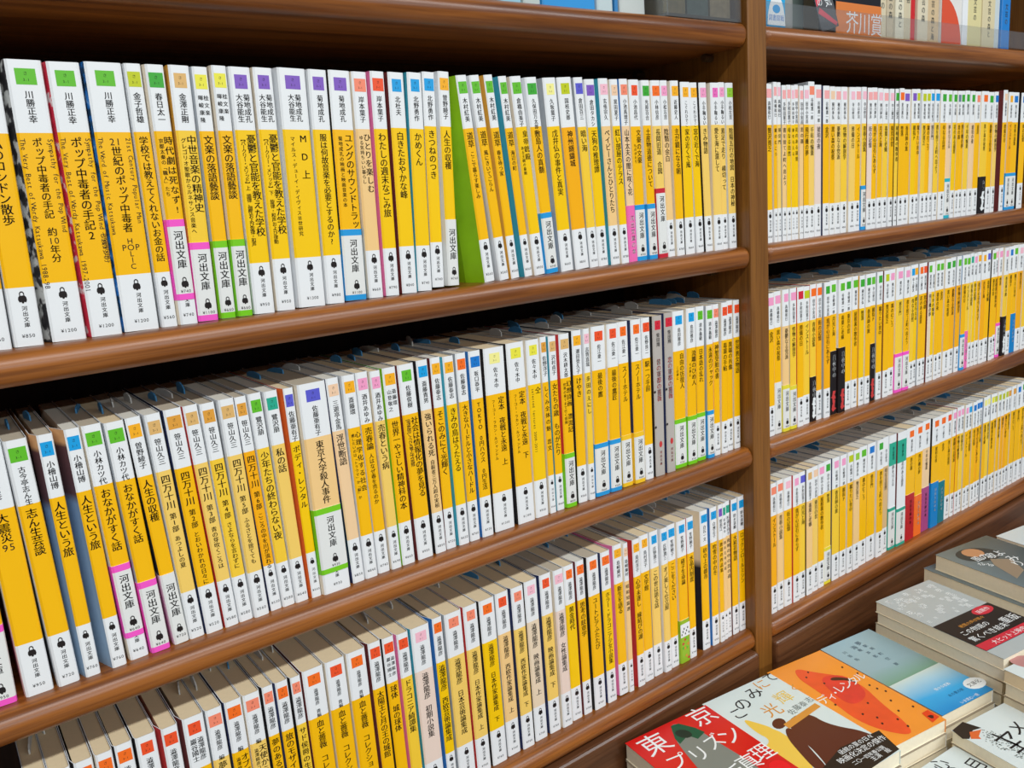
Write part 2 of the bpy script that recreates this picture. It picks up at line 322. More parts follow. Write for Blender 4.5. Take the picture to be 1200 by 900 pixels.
def paperback(row, i, n, x, z, t, lean, dy, b):
    # b: tag, tone, author, title, band, price, side, h
    h = b.get('h', HB)+random.uniform(-0.0006, 0.0006)
    tone, tg = b['tone'], b['tag']; detail = row in 'TMB'
    side = b.get('side') or random.choice(['white']*6+['cream']*6+['grey']*3+(['black', 'navy', 'wine', 'steel', 'red'] if row != 'T' else ['black']))
    left = ART if side == 'meadow' else SIDE[side]
    yb, yt = YB+random.uniform(-0.0006, 0.0006), YT+random.uniform(-0.0004, 0.0004)
    base = GREYSP if tone == 'grey' else WHITE
    if b.get('capped'): lv = [(0, 0), (yb, 1), (yb+0.014, 0), (0.110, 4), (0.139, 0), (h, 0)]
    else: lv = [(0, 0), (yb, 1), (yt, 0), (h, 0)]
    o = obj('paperback', shell(t, h, DB, [base, TONE[tone], left, SIDE['white'], TAGM['teal']], lv, fl=b['fl']))
    o.location = (x, dy, ZO+z+(t*math.sin(lean) if lean > 0 else 0)); o.rotation_euler = (0, lean, 0)
    pg = PAGE if row == 'B' and i < 27 else random.choice([PAGE, PAGEW, PAGED] if row in ('B', 'M') else [PAGE, PAGEW])
    c = 0.0005
    obj('page_block', boxmesh('page_block', (c, t-c, 0.0009, DB-0.002, 0.0006, h-0.0007), pg), o)
    # colour tag and lettering
    tw = min(0.0098, t*0.56) if t > 0.012 else t*0.72; th = 0.0082; tc = t*0.52; tz = h-0.0044-th/2
    if tg:
        obj('colour_tag', mesh('colour_tag', [(tc-tw/2, -0.00008, tz-th/2), (tc+tw/2, -0.00008, tz-th/2), (tc+tw/2, -0.00008, tz+th/2), (tc-tw/2, -0.00008, tz+th/2)], [(0, 1, 2, 3)], [TAGM[tg]]), o)
    k = Ink(); au = b.get('author', ''); ti = b.get('title', ''); red = 1 if tone == 'grey' else 0
    if detail and tg:
        k.ch(b.get('kana', 'さ'), tc, tz+0.0016, 0.0021); k.line(b.get('num', '3-1'), tc, tz-0.0016, 0.0019)
    cols = au.split('|'); na = max(len(a) for a in cols) if au else 0
    if na:
        p = min(0.0042, 0.0225/na); s = min(p*0.98, t*0.62/len(cols))
        for j, a in enumerate(cols): k.column(a, t*0.53+(len(cols)-1)*0.5*s*1.1-j*s*1.1, h-0.0155, p, s*1.04)
    tcols = ti.split('|'); nt_ = len(tcols[0])
    if '>' in ti:
        zz = yt-0.0025
        for j, q in enumerate(ti.split('>')):
            p = (0.0056, 0.0042, 0.0036)[j] if ti.count('>') > 1 else (0.0056, 0.0038)[j]
            k.column(q, t*0.53, zz, p, min(p, t*0.66)*1.02); zz -= p*len(q)+0.0025
    elif nt_:
        off = 0 if len(tcols) == 1 else t*0.17
        p = min(0.0053 if b.get('pop') else 0.0056, 0.071/nt_) if not b.get('band') or b['band'].startswith('^') or tcols[0] != ti else min(0.0054, 0.058/nt_)
        s = min(p*1.02, t*(0.66 if len(tcols) == 1 else 0.44))
        ca = t*0.53+(off if len(tcols) < 3 else 0)
        k.column(tcols[0], ca, yt-0.0025, p, s*1.04, red)
        for j, sub in enumerate(tcols[1:]):
            ss = min(0.0031, t*0.26); xx = ca-t*0.37 if j == 0 else ca+t*0.36
            if sub and sub[0].isascii(): k.rotated(sub, xx, yt-0.003, ss*1.15, red)
            else: k.column(sub, xx, yt-0.004-(0.01 if len(sub) < 10 else 0), min(ss*1.06, 0.066/max(1, len(sub))), ss, red)
    if b.get('pop'):
        for q, cc in enumerate('H LIC'): k.ch(cc, t*0.53, 0.0520-q*0.0036, 0.0044)
        k.line('POP', t*0.53, 0.0484, 0.0048, 0.74)
    if tone == 'grey':
        k.poly(blob(t*0.55, 0.030, t*0.16, 0.003), 1); k.column('河出文庫', t*0.55, 0.024, 0.0036, 0.003, 1)
        k.poly(blob(t*0.1, 0.047, 0.0011, 0.0012)); k.poly(blob(t*0.1, 0.080, 0.0011, 0.0012))
    else:
        ms = min(0.0042, t*0.4)
        put_mark(k, t*0.53, 0.0272, ms)
        s = min(0.0028, t*0.34); k.column('河出文庫', t*0.55, 0.0222, 0.0030, s)
        k.line('¥'+b.get('price', '760'), t*0.53, 0.0058, min(0.0027, t*0.3), 0.6)
    obj('spine_lettering', k.build('spine_lettering', [INK, INKR]), o)
    bd = b.get('band'); bw = ''
    if bd:
        up = bd.startswith('^'); bd = bd.lstrip('^'); bh = b.get('bandh', 0.0475); z0 = 0.0148 if up else 0.0002
        solid = bd in SOLID
        lv = [(z0, 4), (z0+0.0036, 1), (z0+bh-0.0042, 4), (z0+bh, 0)] if not solid else [(z0, 4), (z0+bh, 0)]
        if bd == 'white': lv = [(z0, 1), (z0+bh, 0)]
        s_ = BANDM[bd]; bo = obj('paper_band', shell(t, h, DB-0.004, [BANDM['white'], BANDM['white'], s_, s_, s_], lv, 0.0001, 0.0004, fl=b['fl']), o)
        k = Ink()
        if not solid:
            s = min(0.0056, t*0.62); k.column('河出文庫', t*0.55, z0+bh-0.0065, 0.0056, s)
            put_mark(k, t*0.55, z0+0.0108, min(0.0042, t*0.4)); k.line('¥'+b.get('price', '760'), t*0.55, z0+0.0052, min(0.0025, t*0.3), 0.6)
        elif bd == 'black':
            k.column(b.get('bt', '真夜中の'), t*0.6, z0+bh-0.004, 0.0066, min(0.0066, t*0.75), 1)
            for q in range(5): k.poly(blob(t*0.55, z0+0.006+q*0.0045, t*0.3, 0.0024, 7, q, 0.3), 2 if b.get('blood') else 1)
        elif bd == 'meadow':
            for q in range(9): k.poly(blob(t*random.uniform(.2, .8), z0+random.uniform(.004, .026), t*0.12, 0.0015, 7, q, 0.3), 2+q % 3)
            k.poly([(t*.02, z0+.028), (t*.98, z0+.028), (t*.98, z0+.042), (t*.02, z0+.042)], 1)
            for q in range(7): k.poly(blob(t*(.15+.12*q), z0+.031+.0028*(q % 3), t*0.06, 0.0013, 6), 0)
        else: k.column('河出文庫の本', t*0.55, z0+bh-0.008, 0.0056, min(0.005, t*0.6), 0 if bd in ('crimson', 'plum') else 1)
        bl = obj('band_lettering', k.build('band_lettering', [INK, INKW, INKR, INKO, TAGM['green']], 'xz', -0.00052), bo)
        bw = BANDW[bd]+' '+('paper band' if True else '')
    sp = random.random()
    if row in ('M', 'B', 'RM', 'RB') and sp < 0.75:
        s = obj('sales_slip', slip_mesh(sp < 0.5 if row != 'B' or i > 24 else sp < 0.12), o)
        s.location = (t*random.uniform(0.3, 0.6), random.uniform(0.030, 0.070), h); s.rotation_euler = (random.uniform(-.15, .15), 0, random.uniform(-.25, .25))
        if random.random() < 0.5: s.scale = (1, 1.5, 0.8)
    # label: look, then the place counted from the nearer end
    if row[0] == 'R': a, e = (i+1, 'from pillar') if i < n/2 else (n-i, 'from right')
    else: a, e = (i+1, 'from left') if i < n/2 else (n-i, 'from pillar')
    TAGW = dict(amber='amber', bronze='bronze', grass='green')
    lab = TONEW[tone]+' paperback'+(' with '+bw.strip() if bw else (' with '+TAGW.get(tg, tg)+' tag' if tg else ''))+', '+ordinal(a)+' '+e+', '+SHELFW[row]
    tag(o, lab, 'book', 'paperbacks on the '+SHELFW[row])
    return o

def lay(row, zkey, books):
    """books: dicts with bl, br, tl, tr pixel columns of the spine's lower and upper corners"""
    z = ZS[zkey]; L = []
    for b in books:
        xb0, xb1 = x_at(b['bl'], z), x_at(b['br'], z)
        if 'tl' in b: xt0, xt1 = x_at(b['tl'], z+HB), x_at(b['tr'], z+HB)
        else: xt0, xt1 = xb0, xb1
        L.append([xb0, xb1, xt0, xt1])
    n = len(L)
    for i in range(n):
        xb0, xb1, xt0, xt1 = L[i]; t = ((xb1-xb0)+(xt1-xt0))/2
        if i+1 < n: t = min(t, L[i+1][0]-xb0-0.0002, L[i+1][2]-xt0-0.0002)
        if t < 0.0035: t = 0.0035
        lean = math.atan2(xt0-xb0, HB)
        b = books[i]; b['fl'] = 0.0
        if i and (b.get('side') or b.get('band')):
            g = min(xb0-pr[0], xt0-pr[1]); b['fl'] = max(0.0, min(0.0075, g-0.0004))
        pr = (xb0+t, xt0+t); dy = b.get('dy', random.uniform(-0.0011, 0.0011))
        paperback(row, i, n, xb0, z+b.get('dz', 0), t, lean, dy, b)

def P(spec):
    """bl br tl tr | tag tone | author | title | band | price | extras"""
    out = []
    for ln in spec.strip().split('\n'):
        p = [q.strip() for q in ln.split('/')]
        nums = [float(q) for q in p[0].split()]; d = {}
        if len(nums) == 4: d.update(bl=nums[0], br=nums[1], tl=nums[2], tr=nums[3])
        else: d.update(bl=nums[0], br=nums[1])
        a = p[1].split(); d['tag'] = None if a[0] == '-' else a[0]; d['tone'] = a[1]
        d['author'], d['title'] = p[2], p[3]
        if len(p) > 4 and p[4]: d['band'] = p[4]
        if len(p) > 5 and p[5]: d['price'] = p[5]
        for q in (p[6].split() if len(p) > 6 else []):
            k, v = q.split('='); d[k] = float(v) if v.replace('.', '').replace('-', '').isdigit() and k in ('dy', 'dz', 'h', 'bandh') else v
        out.append(d)
    return out

ROW_T = P('''
-18 15 -80 -44 / green golden / 小野耕世 / 午後のロンドン / / 760
17 51 -43 -3 / green golden / 河野典生 / 私のロンドン散歩 / / 850
61 105 3 46 / green golden / 川勝正幸 / ポップ中毒者の手記 約10年分|The Very Best of Wordy Katsukawa 1988-98|Sympathy for the Pop Wind / / 1200 / side=ink
107 145 52 92 / green golden / 川勝正幸 / ポップ中毒者の手記2|The Very Best of Wordy Katsukawa 1997-2001|Sympathy for the Pop Wind その後の約5年分 / / 1200 / side=redpatch
146 189 97 141 / green golden / 川勝正幸 / 21世紀のポップ中毒者|The Word of Music Katsukawa|21st Century Popular Man / / 1200 / side=bluepatch pop=1
190 209 144 165 / olive golden / 金子哲雄 / 学校では教えてくれないお金の話 / / 560
211 232 168 192 / grass golden / 春日太一 / 時代劇は死なず!|京都太秦の「職人」たち / ^pink / 740
233 258 196 221 / tan amber / 金澤正剛 / 中世音楽の精神史|グレゴリオ聖歌からルネサンス音楽へ / pink / 1100 / side=ochre
260 278 224 243 / yellow golden / 桂文楽|暉峻康隆 / 文楽の落語藝談 / green / 660
279 297 246 264 / yellow golden / 桂文楽|暉峻康隆 / 文楽の落語藝談 / green / 660
298 323 266 292 / purple yellow / 菊地成孔|大谷能生 / 憂鬱と官能を教えた学校|【バークリー・メソッド】上 調律、調性および旋律・和声 / / 950
325 347 295 319 / purple yellow / 菊地成孔|大谷能生 / 憂鬱と官能を教えた学校|【バークリー・メソッド】下 旋律・和声および律動 / / 950
350 382 323 357 / purple yellow / 菊地成孔|大谷能生 / M D 上|マイルス・デューイ・デイヴィスⅢ世研究 / / 1300 / side=white
383 404 359 382 / purple yellow / 菊地成孔 / 服は何故音楽を必要とするのか? / / 980
406 432 384 409 / purple golden / 菊地成孔 / ユングのサウンドトラック|菊地成孔の映画と映画音楽の本 / blue / 1100 / side=black
433 450 411 430 / salmon tan / 岸本葉子 / ひとりを楽しむ|ゆる気持ちいい暮らし / / 660
452 468 432 450 / vermilion yellow / 岸本葉子 / わたしの週末なごみ旅 / / 790 / side=pink
471 489 453 473 / cyan yellow / 北杜夫 / 白きたおやかな峰 / / 840 / side=wine
490 507 476 494 / cyan yellow / 北野勇作 / かめくん / / 740 / side=teal
508 523 495 510 / cyan yellow / 北野勇作 / きつねのつき / / 740 / dz=0.0012
525 540 512 524 / amber yellow / 曽野綾子 / 人生の収穫 / white / 760 / dz=0.001
569 583 534 546 / green golden / 木村紅美 / 道草>ここで暮らす楽しみ / / 560 / side=meadow
585 597 548 560 / green golden / 木村紅美 / 道草>風にきいてごらん / / 560 / side=white
600 612 567 576 / green golden / 木村紅美 / 道草>春を待つ家 / / 560 / side=ochre
616 625 584 595 / green golden / 木村紅美 / 道草>海辺の町 / / 560 / side=teal
627 640 597 611 / green yellow / 倉橋由美子 / 皇帝銃殺|ある王朝の最期 / / 950
641 655 614 628 / grass golden / 久保田万太郎 / 敷島人の真髄 / blue / 740
658 674 635 650 / lemon yellow / 久坂葉子 / 戊井仏の事件と真実 / / 660 / side=grey
675 691 652 670 / olive orange / 国枝史郎 / 神州纐纈城 / / 850
692 702 672 684 / violet amber / 倉田百三 / 暗い海 / / 760
703 714 685 698 / purple yellow / 倉田タカシ / 天狗の推理譚 / / 780 / side=white
716 727 700 712 / rose tan / 玄侑宗久 / ベイビーさんとひとりたち / / 560 / side=teal
728 737 713 723 / sand yellow / 黒田夏子 / 紅い部屋のテラス / / 780
738 747 725 736 / salmon peach / 小池真理子 / 山本太夫の闇に咲く花 / rosy / 660 / side=blue
748 760 737 749 / vermilion golden / 小池昌代 / 文豪の文豪|ものがたり / blue / 740
761 771 750 760 / grass golden / 光原百合 / 土産物道徳について / blue / 780
772 783 761 772.5 / orange pale / 小林信彦 / 長岡旧道 合図 / red / 950 / bandh=0.06
784 792 773.5 783 / pink tan / 小松左京 / 陰翳の余白 / / 660
793 802 784 795 / amber golden / 近藤史人 / 主が鏡になる朝 / / 760
804 817 796.5 807.5 / amber yellow / こぐれひでこ / 家の近くで風 / / 660 / side=black
818 827 808.5 818 / amber yellow / こぐれひでこ / 窓の近くで海 / / 660
828 836 819 830 / pink pale / 小手鞠るい / きみ物語 / / 560
837 847 831 842 / magenta pale / 小手鞠るい / 愛を海に還して / / 560
847.5 855 842.5 849 / pink pale / 小手鞠るい / 素足で走り 横切って / / 660
855.5 864 850 859.5 / lime pale / 小松左京 / 陰陽五行の地図 日本の神秘 / / 760
''')
ROW_M = P('''
-14 28 -75 -38 / orange golden / 古賀春江 / 夏の手帖 / pink / 950
30 65 -36 0 / green golden / 小林信彦 / 大震災95 / / 950
68 95 2 30 / green golden / 古今亭志ん生 / 志ん生芸談 / / 720
100 120 41 59 / cyan golden / 小檜山博 / 人生という旅 / / 760 / side=sunset dy=-0.001
131 151 73 90 / cyan golden / 小檜山博 / 人生という旅 / / 760 / side=sunset dy=-0.001
153 176 94 118 / green golden / 小林カツ代 / おなかがすく話 / ^pink / 640
178 203 120 143 / green golden / 小林カツ代 / おなかがすく話 / pink / 640
205 222 145 167 / amber golden / 曽野綾子 / 人生の収穫 / white / 720
223 241 168 188 / tan pale / 笹山久三 / 四万十川>第1部>あつよしの夏 / / 520
242 263 190 212 / bronze golden / 笹山久三 / 四万十川>第2部>とおいわかれの日々に / / 520
264 280 213 232 / tan pale / 笹山久三 / 四万十川>第3部>青の芽吹くころは / / 580
281 297 233 252 / bronze amber / 笹山久三 / 四万十川>第4部>さよならを言わずに / / 580
298 317 254 273 / tan pale / 笹山久三 / 四万十川>第5部>ふるさとを捨てても / / 560
318 331 274 289 / bronze orange / 笹山久三 / 四万十川>第6部>こころの中を川が流れる / / 520
332 346 290 307 / green amber / 鷺沢萠 / 少年たちの終わらない夜 / / 580
347 362 308 325 / teal pale / 鷺沢萠 / 私の話 / / 640
365 377 330 342 / violet yellow / 佐藤亜有子 / ボディ・レンタル / / 560 / side=orange
378 411 345 377.5 / violet tan / 佐藤亜有子 / 東京大学殺人事件 / ^green / 930 / side=cream dy=-0.003
413 427 380 397 / sand peach / 三遊亭金馬 / 浮世断語 / / 850 / side=navy
428 443 399 415 / amber golden / 斎藤環 / 心理学化する社会|癒したいのは「トラウマ」か「脳」か / / 840
444 458 416 431 / pink golden / 酒井あゆみ / 売春論>人はなぜ春を売るのか / / 740
459 471 432 445 / pink pale / 酒井あゆみ / 売春という病 / / 690
472 488 447 463 / amber golden / 斎藤環|山登敬之 / 世界一やさしい精神科の本 / / 660 / side=green
490 508.5 464.5 484.5 / green golden / 佐藤俊樹 / 社会は情報化の夢を見る|[新世紀版]ノイマンの夢・近代の欲望 / / 950 / side=wine
511 523.5 487 503 / cyan tan / 斎藤貴男 / 強いられる死>自殺者三万人超の実相 / / 850 / side=black
524.5 537 504 516 / amber golden / 佐藤泰志 / そこのみにて光輝く / / 720
538.5 550.5 518 532 / amber yellow / 佐藤泰志 / きみの鳥はうたえる / / 650 / side=teal
551.5 563.5 533 546 / orange golden / 佐藤泰志 / 大きなハードルと小さなハードル / / 760
565.5 579 548 563 / blue golden / 坂口恭平 / TOKYO 0円ハウス 0円生活 / / 720 / side=blue
581 605.5 566 589.5 / lemon golden / 佐々木中 / 定本 夜戦と永遠 上|フーコー・ラカン・ルジャンドル / / 1300 / side=black
608 627.5 592.5 614.5 / yellow golden / 佐々木中 / 定本 夜戦と永遠 下|フーコー・ラカン・ルジャンドル / / 1300 / side=black
629 644.5 616 631.5 / yellow yellow / 佐々木中 / 仝|selected lectures 2009-2011 / / 950 / side=cream
645.5 652.5 632.5 640.5 / bronze golden / 佐野洋子 / しくみ全体の魅 恋文 / / 560
654 663 642.5 652 / tan golden / 沢村貞子 / 女たちの歳 ものがたり / / 660 / side=teal
664 676.5 653.5 666 / tan golden / 沢木耕太郎 / 幻想詩画 漂流記|世界の果てまで行く冒険 / green / 850 / side=red
679 690 670 682 / amber golden / 潮田登久子 / けやき / / 560 / side=black
690.8 698 682.5 690 / rose amber / 志賀直哉 / 多田のえにし / / 560
699 715 692 709 / vermilion golden / 佐江衆一 / 最後の鷹 / blue / 660 / side=cream
716 730 710 722.5 / vermilion golden / 佐江衆一 / 最後の鷹匠 / blue / 560
731.5 743.5 724 736.5 / orange golden / 佐江衆一 / スノーホテル / yellow / 660 / side=blue
744.5 756.5 738 750.5 / orange golden / 佐江衆一 / スノーホテル / yellow / 660 / side=navy
757.5 767 751.5 762 / vermilion golden / 佐野良二 / 駅一つ手前 / / 560
768.5 780 763.5 775 / red grey / 柴田翔 / 昔の軍都の薔薇 / / 560 / side=black
781.5 792 777 787.5 / red grey / 柴田翔 / 恋の軍都の薔薇 / / 560 / side=navy
793 806 788.5 803 / cyan golden / 島田雅彦 / 自由の彷徨人|この夢に / green / 760
806.8 818 803.8 815 / cyan golden / 島田雅彦 / 流離のひめ人|その夢に / green / 760
818.8 829 816 826 / green golden / 清水義範 / 日本語の乱れ / green / 660
829.5 837.5 826.5 834.5 / green golden / 清水義範 / 永遠のジャック / blue / 660
838.5 845 835.5 844 / salmon golden / 澁澤龍彦 / 神聖受胎の書 / / 660 / side=pink
845.8 853.5 844.8 852 / vermilion golden / 澁澤龍彦 / 毒薬の手帖 / / 660
854 861 852.5 859.3 / vermilion golden / 澁澤龍彦 / 異端の肖像 / / 660
861.8 869.5 860 866.8 / vermilion golden / 澁澤龍彦 / 世界悪女物語 / / 660
''')
def from_top(z, a, b):                       # columns measured along the upper edge only: stand the book straight
    return dict(xa=x_at(a, z+HB), xb=x_at(b, z+HB))
ROW_B = P('''
30 56 / orange golden / 澁澤龍彦 / 快楽主義の哲学
57 82 / orange golden / 澁澤龍彦 / 黒魔術の手帖
85 108.5 / orange golden / 澁澤龍彦 / 秘密結社の手帖 / / / side=black
110 131 / orange golden / 澁澤龍彦 / 妖人奇人館
133 155 / orange golden / 澁澤龍彦 / エロスの解剖 / / / side=black
157 182 / vermilion golden / 澁澤龍彦 / ヨーロッパの乳房
187 207.5 / vermilion golden / 澁澤龍彦 / 華やかな食物誌 / / / side=red
212 238 / vermilion golden / 澁澤龍彦|巖谷國士 / 裸婦の中の裸婦 / / / side=wine
239.5 260 / salmon pale / 澁澤龍彦 編 / 夢のかたち
261.5 282.5 / orange golden / 澁澤龍彦 編 / オブジェを求めて|澁澤龍彦コレクション2
283.5 304 / salmon pale / 澁澤龍彦 編 / 天使から怪物まで|澁澤龍彦コレクション3
306 319.5 / salmon golden / 澁澤龍彦 / 夢のある部屋 / / / side=black
321 336.5 / orange golden / 澁澤龍彦 / 旅のモザイク / / / side=navy
338.5 351 / salmon amber / 澁澤龍彦 / サド侯爵の生涯 / / / side=black
352.5 378 / orange golden / 澁澤龍彦 責編 / 血と薔薇 コレクション1
379.5 403 / vermilion golden / 澁澤龍彦 責編 / 血と薔薇 コレクション2
404.5 427.5 / orange golden / 澁澤龍彦 責編 / 血と薔薇 コレクション3
431 446.5 / vermilion golden / 澁澤龍彦 / 太陽王と月の王の城館 / / / side=wine
447.5 462 / vermilion golden / 澁澤龍彦|巖谷國士 / 球体 城の球体 / / / side=black
463.5 478 / vermilion amber / 澁澤龍彦 / ドラコニア綺譚集 / / / side=pink
479.5 502 / rose blush / 澁澤龍彦 / 澁澤龍彦 初期小説集 / / / side=teal
506 518 / orange yellow / 澁澤龍彦 / 澁澤龍彦 西欧芸術論集成 / / / side=blue
519.5 540 / salmon pale / 澁澤龍彦 / 澁澤龍彦 日本芸術論集成
541.5 558.5 / salmon pale / 澁澤龍彦 / 澁澤龍彦 日本作家論集成 上 / / / side=red
560 578.5 / orange yellow / 澁澤龍彦 / 澁澤龍彦 日本作家論集成 下 / / / side=black
580 596 / vermilion tan / 澁澤龍彦 / 澁澤龍彦 西欧作家論集成 上
597.5 612.5 / salmon pale / 澁澤龍彦 / 澁澤龍彦 西欧作家論集成 下 / / / side=navy
614 629.5 / rose cream / 澁澤龍彦 / 澁澤龍彦 映画論集成 上 / / / side=black
632 646 / vermilion pale / 澁澤龍彦 / 澁澤龍彦 映画論集成 下 / / / side=navy
647 659.5 / rose blush / 澁澤龍彦 / 澁澤龍彦 女性論集成
660.5 673 / orange yellow / 澁澤龍彦 / 黄金時代
674.5 685 / orange golden / 澁澤龍彦 / 思考の紋章学 / / / side=wine
686.5 700.5 / orange golden / 澁澤龍彦 / ユートピアふたたび / / / side=black
702.5 714 / orange yellow / 澁澤龍彦 / ホラー・ドラコニア少女小説集 / / / side=navy
717 728 / amber golden / 島崎藤村 / 新生を語る / / / side=pink dz=0.0012
728.8 734.5 / sand tan / 島崎藤村 / 昭和短篇選 / / / side=cream
739.5 748.5 / amber golden / 島村洋子 / 心中未遂し 縁結びの湖 / / / side=red
749.3 760.5 / amber golden / 島村洋子 / 文学館
761.3 772 / cyan pale / 庄野潤三 / この世は語る話
772.5 781 / cyan pale / 庄野潤三 / オノ美しく仕立屋
781.5 791 / cyan golden / 笙野頼子 / ここをください
791.5 803 / cyan golden / 笙野頼子 / 硝子生命論 / meadow / / bandh=0.046
803.5 812 / cyan golden / 笙野頼子 / 水晶内制度
820.5 830 / cyan golden / 白石一文 / 砂の上の都市 / / / side=split
831.5 840 / cyan golden / 白洲正子 / 吹雪の中の冬 / / / side=blue
840.4 845.7 / purple golden / 菅浩江 / 放浪の作品集
846 850 / teal tan / 杉浦明平 / 四天王寺の盲
850.3 855.5 / teal tan / 杉浦日向子 / 夜明の中の恋の道
856.3 864 / cyan golden / 鈴木清順 / 大和花物語
864.8 872 / cyan golden / 鈴木清剛 / ロックンロールミシン
''')
z = ZS['B']
for b in ROW_B:                              # this row's columns were read along the upper edge: the books stand straight
    xa, xb = x_at(b['bl'], z+HB), x_at(b['br'], z+HB)
    b['bl'], b['br'] = proj_x(xa, 0, z), proj_x(xb, 0, z)
lay('T', 'T', ROW_T); lay('M', 'M', ROW_M); lay('B', 'B', ROW_B)

# right bay: the columns are the centres of the spine marks, read along the lower edge
AU = '高橋和巳 多和田葉子 田中小実昌 谷崎潤一郎 種村季弘 寺山修司 徳川夢声 中上健次 夏目漱石 野坂昭如 長谷川町子 平出隆 藤沢周 古井由吉 星野智幸 堀江敏幸 町田康 松浦理英子 三島由紀夫 村田喜代子 森茉莉 山田詠美 吉田健一 綿矢りさ'.split()
TI = '悲の器 堕落 憂鬱なる党派 邪宗門 我が心は石にあらず 飛行機の夢 香具師の旅 怪物の解剖学 書を捨てよ町へ出よう 月光と海 千年の愉楽 親指P 葬儀の日 母なる自然 毒薬と老嬢 琥珀の夜 蹴りたい背中 インストール 夢を与える 東京の昔 金沢 贅沢貧乏 青春小説集 花のある遠景 屋根裏の散歩者 黒い森の祝祭 霧のむこう 街の記憶'.split()
def right_row(marks, first, tags, tones, bands, zkey, sides=None):
    out = []; z = ZS[zkey]; n = len(marks)
    for i, mx in enumerate(marks):
        l = first if i == 0 else (marks[i-1]+mx)/2+0.6
        r = (mx+marks[i+1])/2+0.3 if i+1 < n else mx+3.2
        d = dict(bl=l, br=r, tag=None if tags[i % len(tags)] == '-' else tags[i % len(tags)], tone=tones[i % len(tones)], author=AU[(i//3) % len(AU)], title=TI[(i*5+len(tags)) % len(TI)], price=random.choice(['560', '660', '760', '850']))
        if i in bands: d.update(bands[i])
        out.append(d)
    return out
def rep(s):
    o = []
    for q in s.split():
        a, _, k = q.partition('*'); o += [a]*int(k or 1)
    return o
RTM = [904.6, 908.4, 913.7, 917.7, 924.6, 928.7, 933, 938.6, 943.2, 951.6, 958.7, 968, 974.5, 981, 988.8, 996.7, 1004.7, 1010.8, 1016.4, 1023.7, 1030, 1035.8, 1043, 1047.6, 1053.7, 1061, 1069, 1073.2, 1078, 1084, 1088.7, 1093.7, 1101, 1109, 1114, 1119, 1122.5, 1128.7, 1134.3, 1140.7, 1147, 1158, 1162, 1173, 1178, 1184, 1194]
rt = right_row(RTM, 899.5, rep('blossom*2 rose blossom*2 rose blossom*2 rose salmon blossom*2 sand blossom rose*2 blossom rose blossom*2 rose blossom rose grass orange purple*2 olive*3 cyan*2 grass green grass slate grass*3 salmon orange grass blue sand amber blue*2 purple grass'),
               rep('golden*2 pale tan yellow*3 tan golden pale blush golden*2 pale amber pale golden amber blush golden*2 amber golden amber golden*2 yellow golden amber golden cream amber golden peach yellow golden*2 amber peach golden amber golden pale golden orange golden*2'),
               {9: dict(h=0.1535, side='grey'), 10: dict(h=0.1505, side='white'), 17: dict(band='blue'), 33: dict(band='cyan'), 40: dict(band='black', bt='カラマ', bandh=0.046), 44: dict(band='blue'), 45: dict(band='blue'), 46: dict(side='black', bl=1191.5, br=1198),
                43: dict(bl=1170.5, br=1175.5, h=0.152, side='wine'), 42: dict(bl=1160, br=1164.5), 24: dict(side='black', bl=1050.3), 25: dict(side='black', bl=1056.2), 1: dict(h=0.1515), 2: dict(h=0.1515)}, 'T')
lay('RT', 'T', rt)
RMM = [905, 913, 921.5, 930, 937.7, 945.7, 953.5, 961, 967, 977, 984.5, 994, 1002, 1008.5, 1015, 1021.5, 1029, 1036, 1043, 1051, 1061, 1066.3, 1070.7, 1076, 1081, 1086, 1090, 1094, 1099.6, 1106.7, 1114, 1119.6, 1125.5, 1131, 1135, 1139, 1143, 1148, 1154, 1159, 1163.6, 1168.3, 1173.3, 1178.7, 1184, 1191, 1196.7]
rm = right_row(RMM, 901, rep('pink*4 red olive orange*2 grass green*2 grass green grass*2 green grass olive pink*3 cyan amber orange vermilion green - green*2 grass*2 green*3 teal pink amber*2 violet green rose pink*2 blue green rose cyan pink'),
               rep('golden*2 tan amber golden amber*2 orange*2 golden*4 yellow golden*4 golden amber golden amber yellow golden*2 cream yellow golden*3 orange*2 golden amber*2 yellow golden orange golden*4 amber golden*2 orange amber'),
               {1: dict(band='white', bandh=0.055), 2: dict(band='lemon', bandh=0.05), 3: dict(band='lemon', bandh=0.047), 6: dict(band='black', bandh=0.05, side='red'), 9: dict(band='black', bandh=0.072, blood=1, side='black'), 10: dict(band='black', bandh=0.074, blood=1), 13: dict(side='ochre'),
                15: dict(band='black', bandh=0.068, blood=1), 19: dict(band='pink'), 20: dict(band='pink'), 32: dict(band='blue'), 33: dict(band='rosy', bandh=0.05), 41: dict(band='pink'), 42: dict(band='black', bandh=0.055), 44: dict(band='azure', bandh=0.055), 7: dict(side='orange'), 30: dict(side='wine')}, 'M')
lay('RM', 'M', rm)
RBM = [907.7, 914.5, 923.4, 933.7, 939.5, 948, 955, 962, 970, 978.7, 988, 994.5, 1002, 1010, 1020.5, 1029.7, 1036, 1043.5, 1053, 1065, 1074.5, 1083, 1093, 1101.5, 1110, 1115, 1120, 1124, 1128, 1132, 1137, 1141, 1145, 1149.5, 1153.5, 1158, 1162, 1166, 1170, 1173.7, 1177.7, 1182.4, 1189, 1194, 1199]
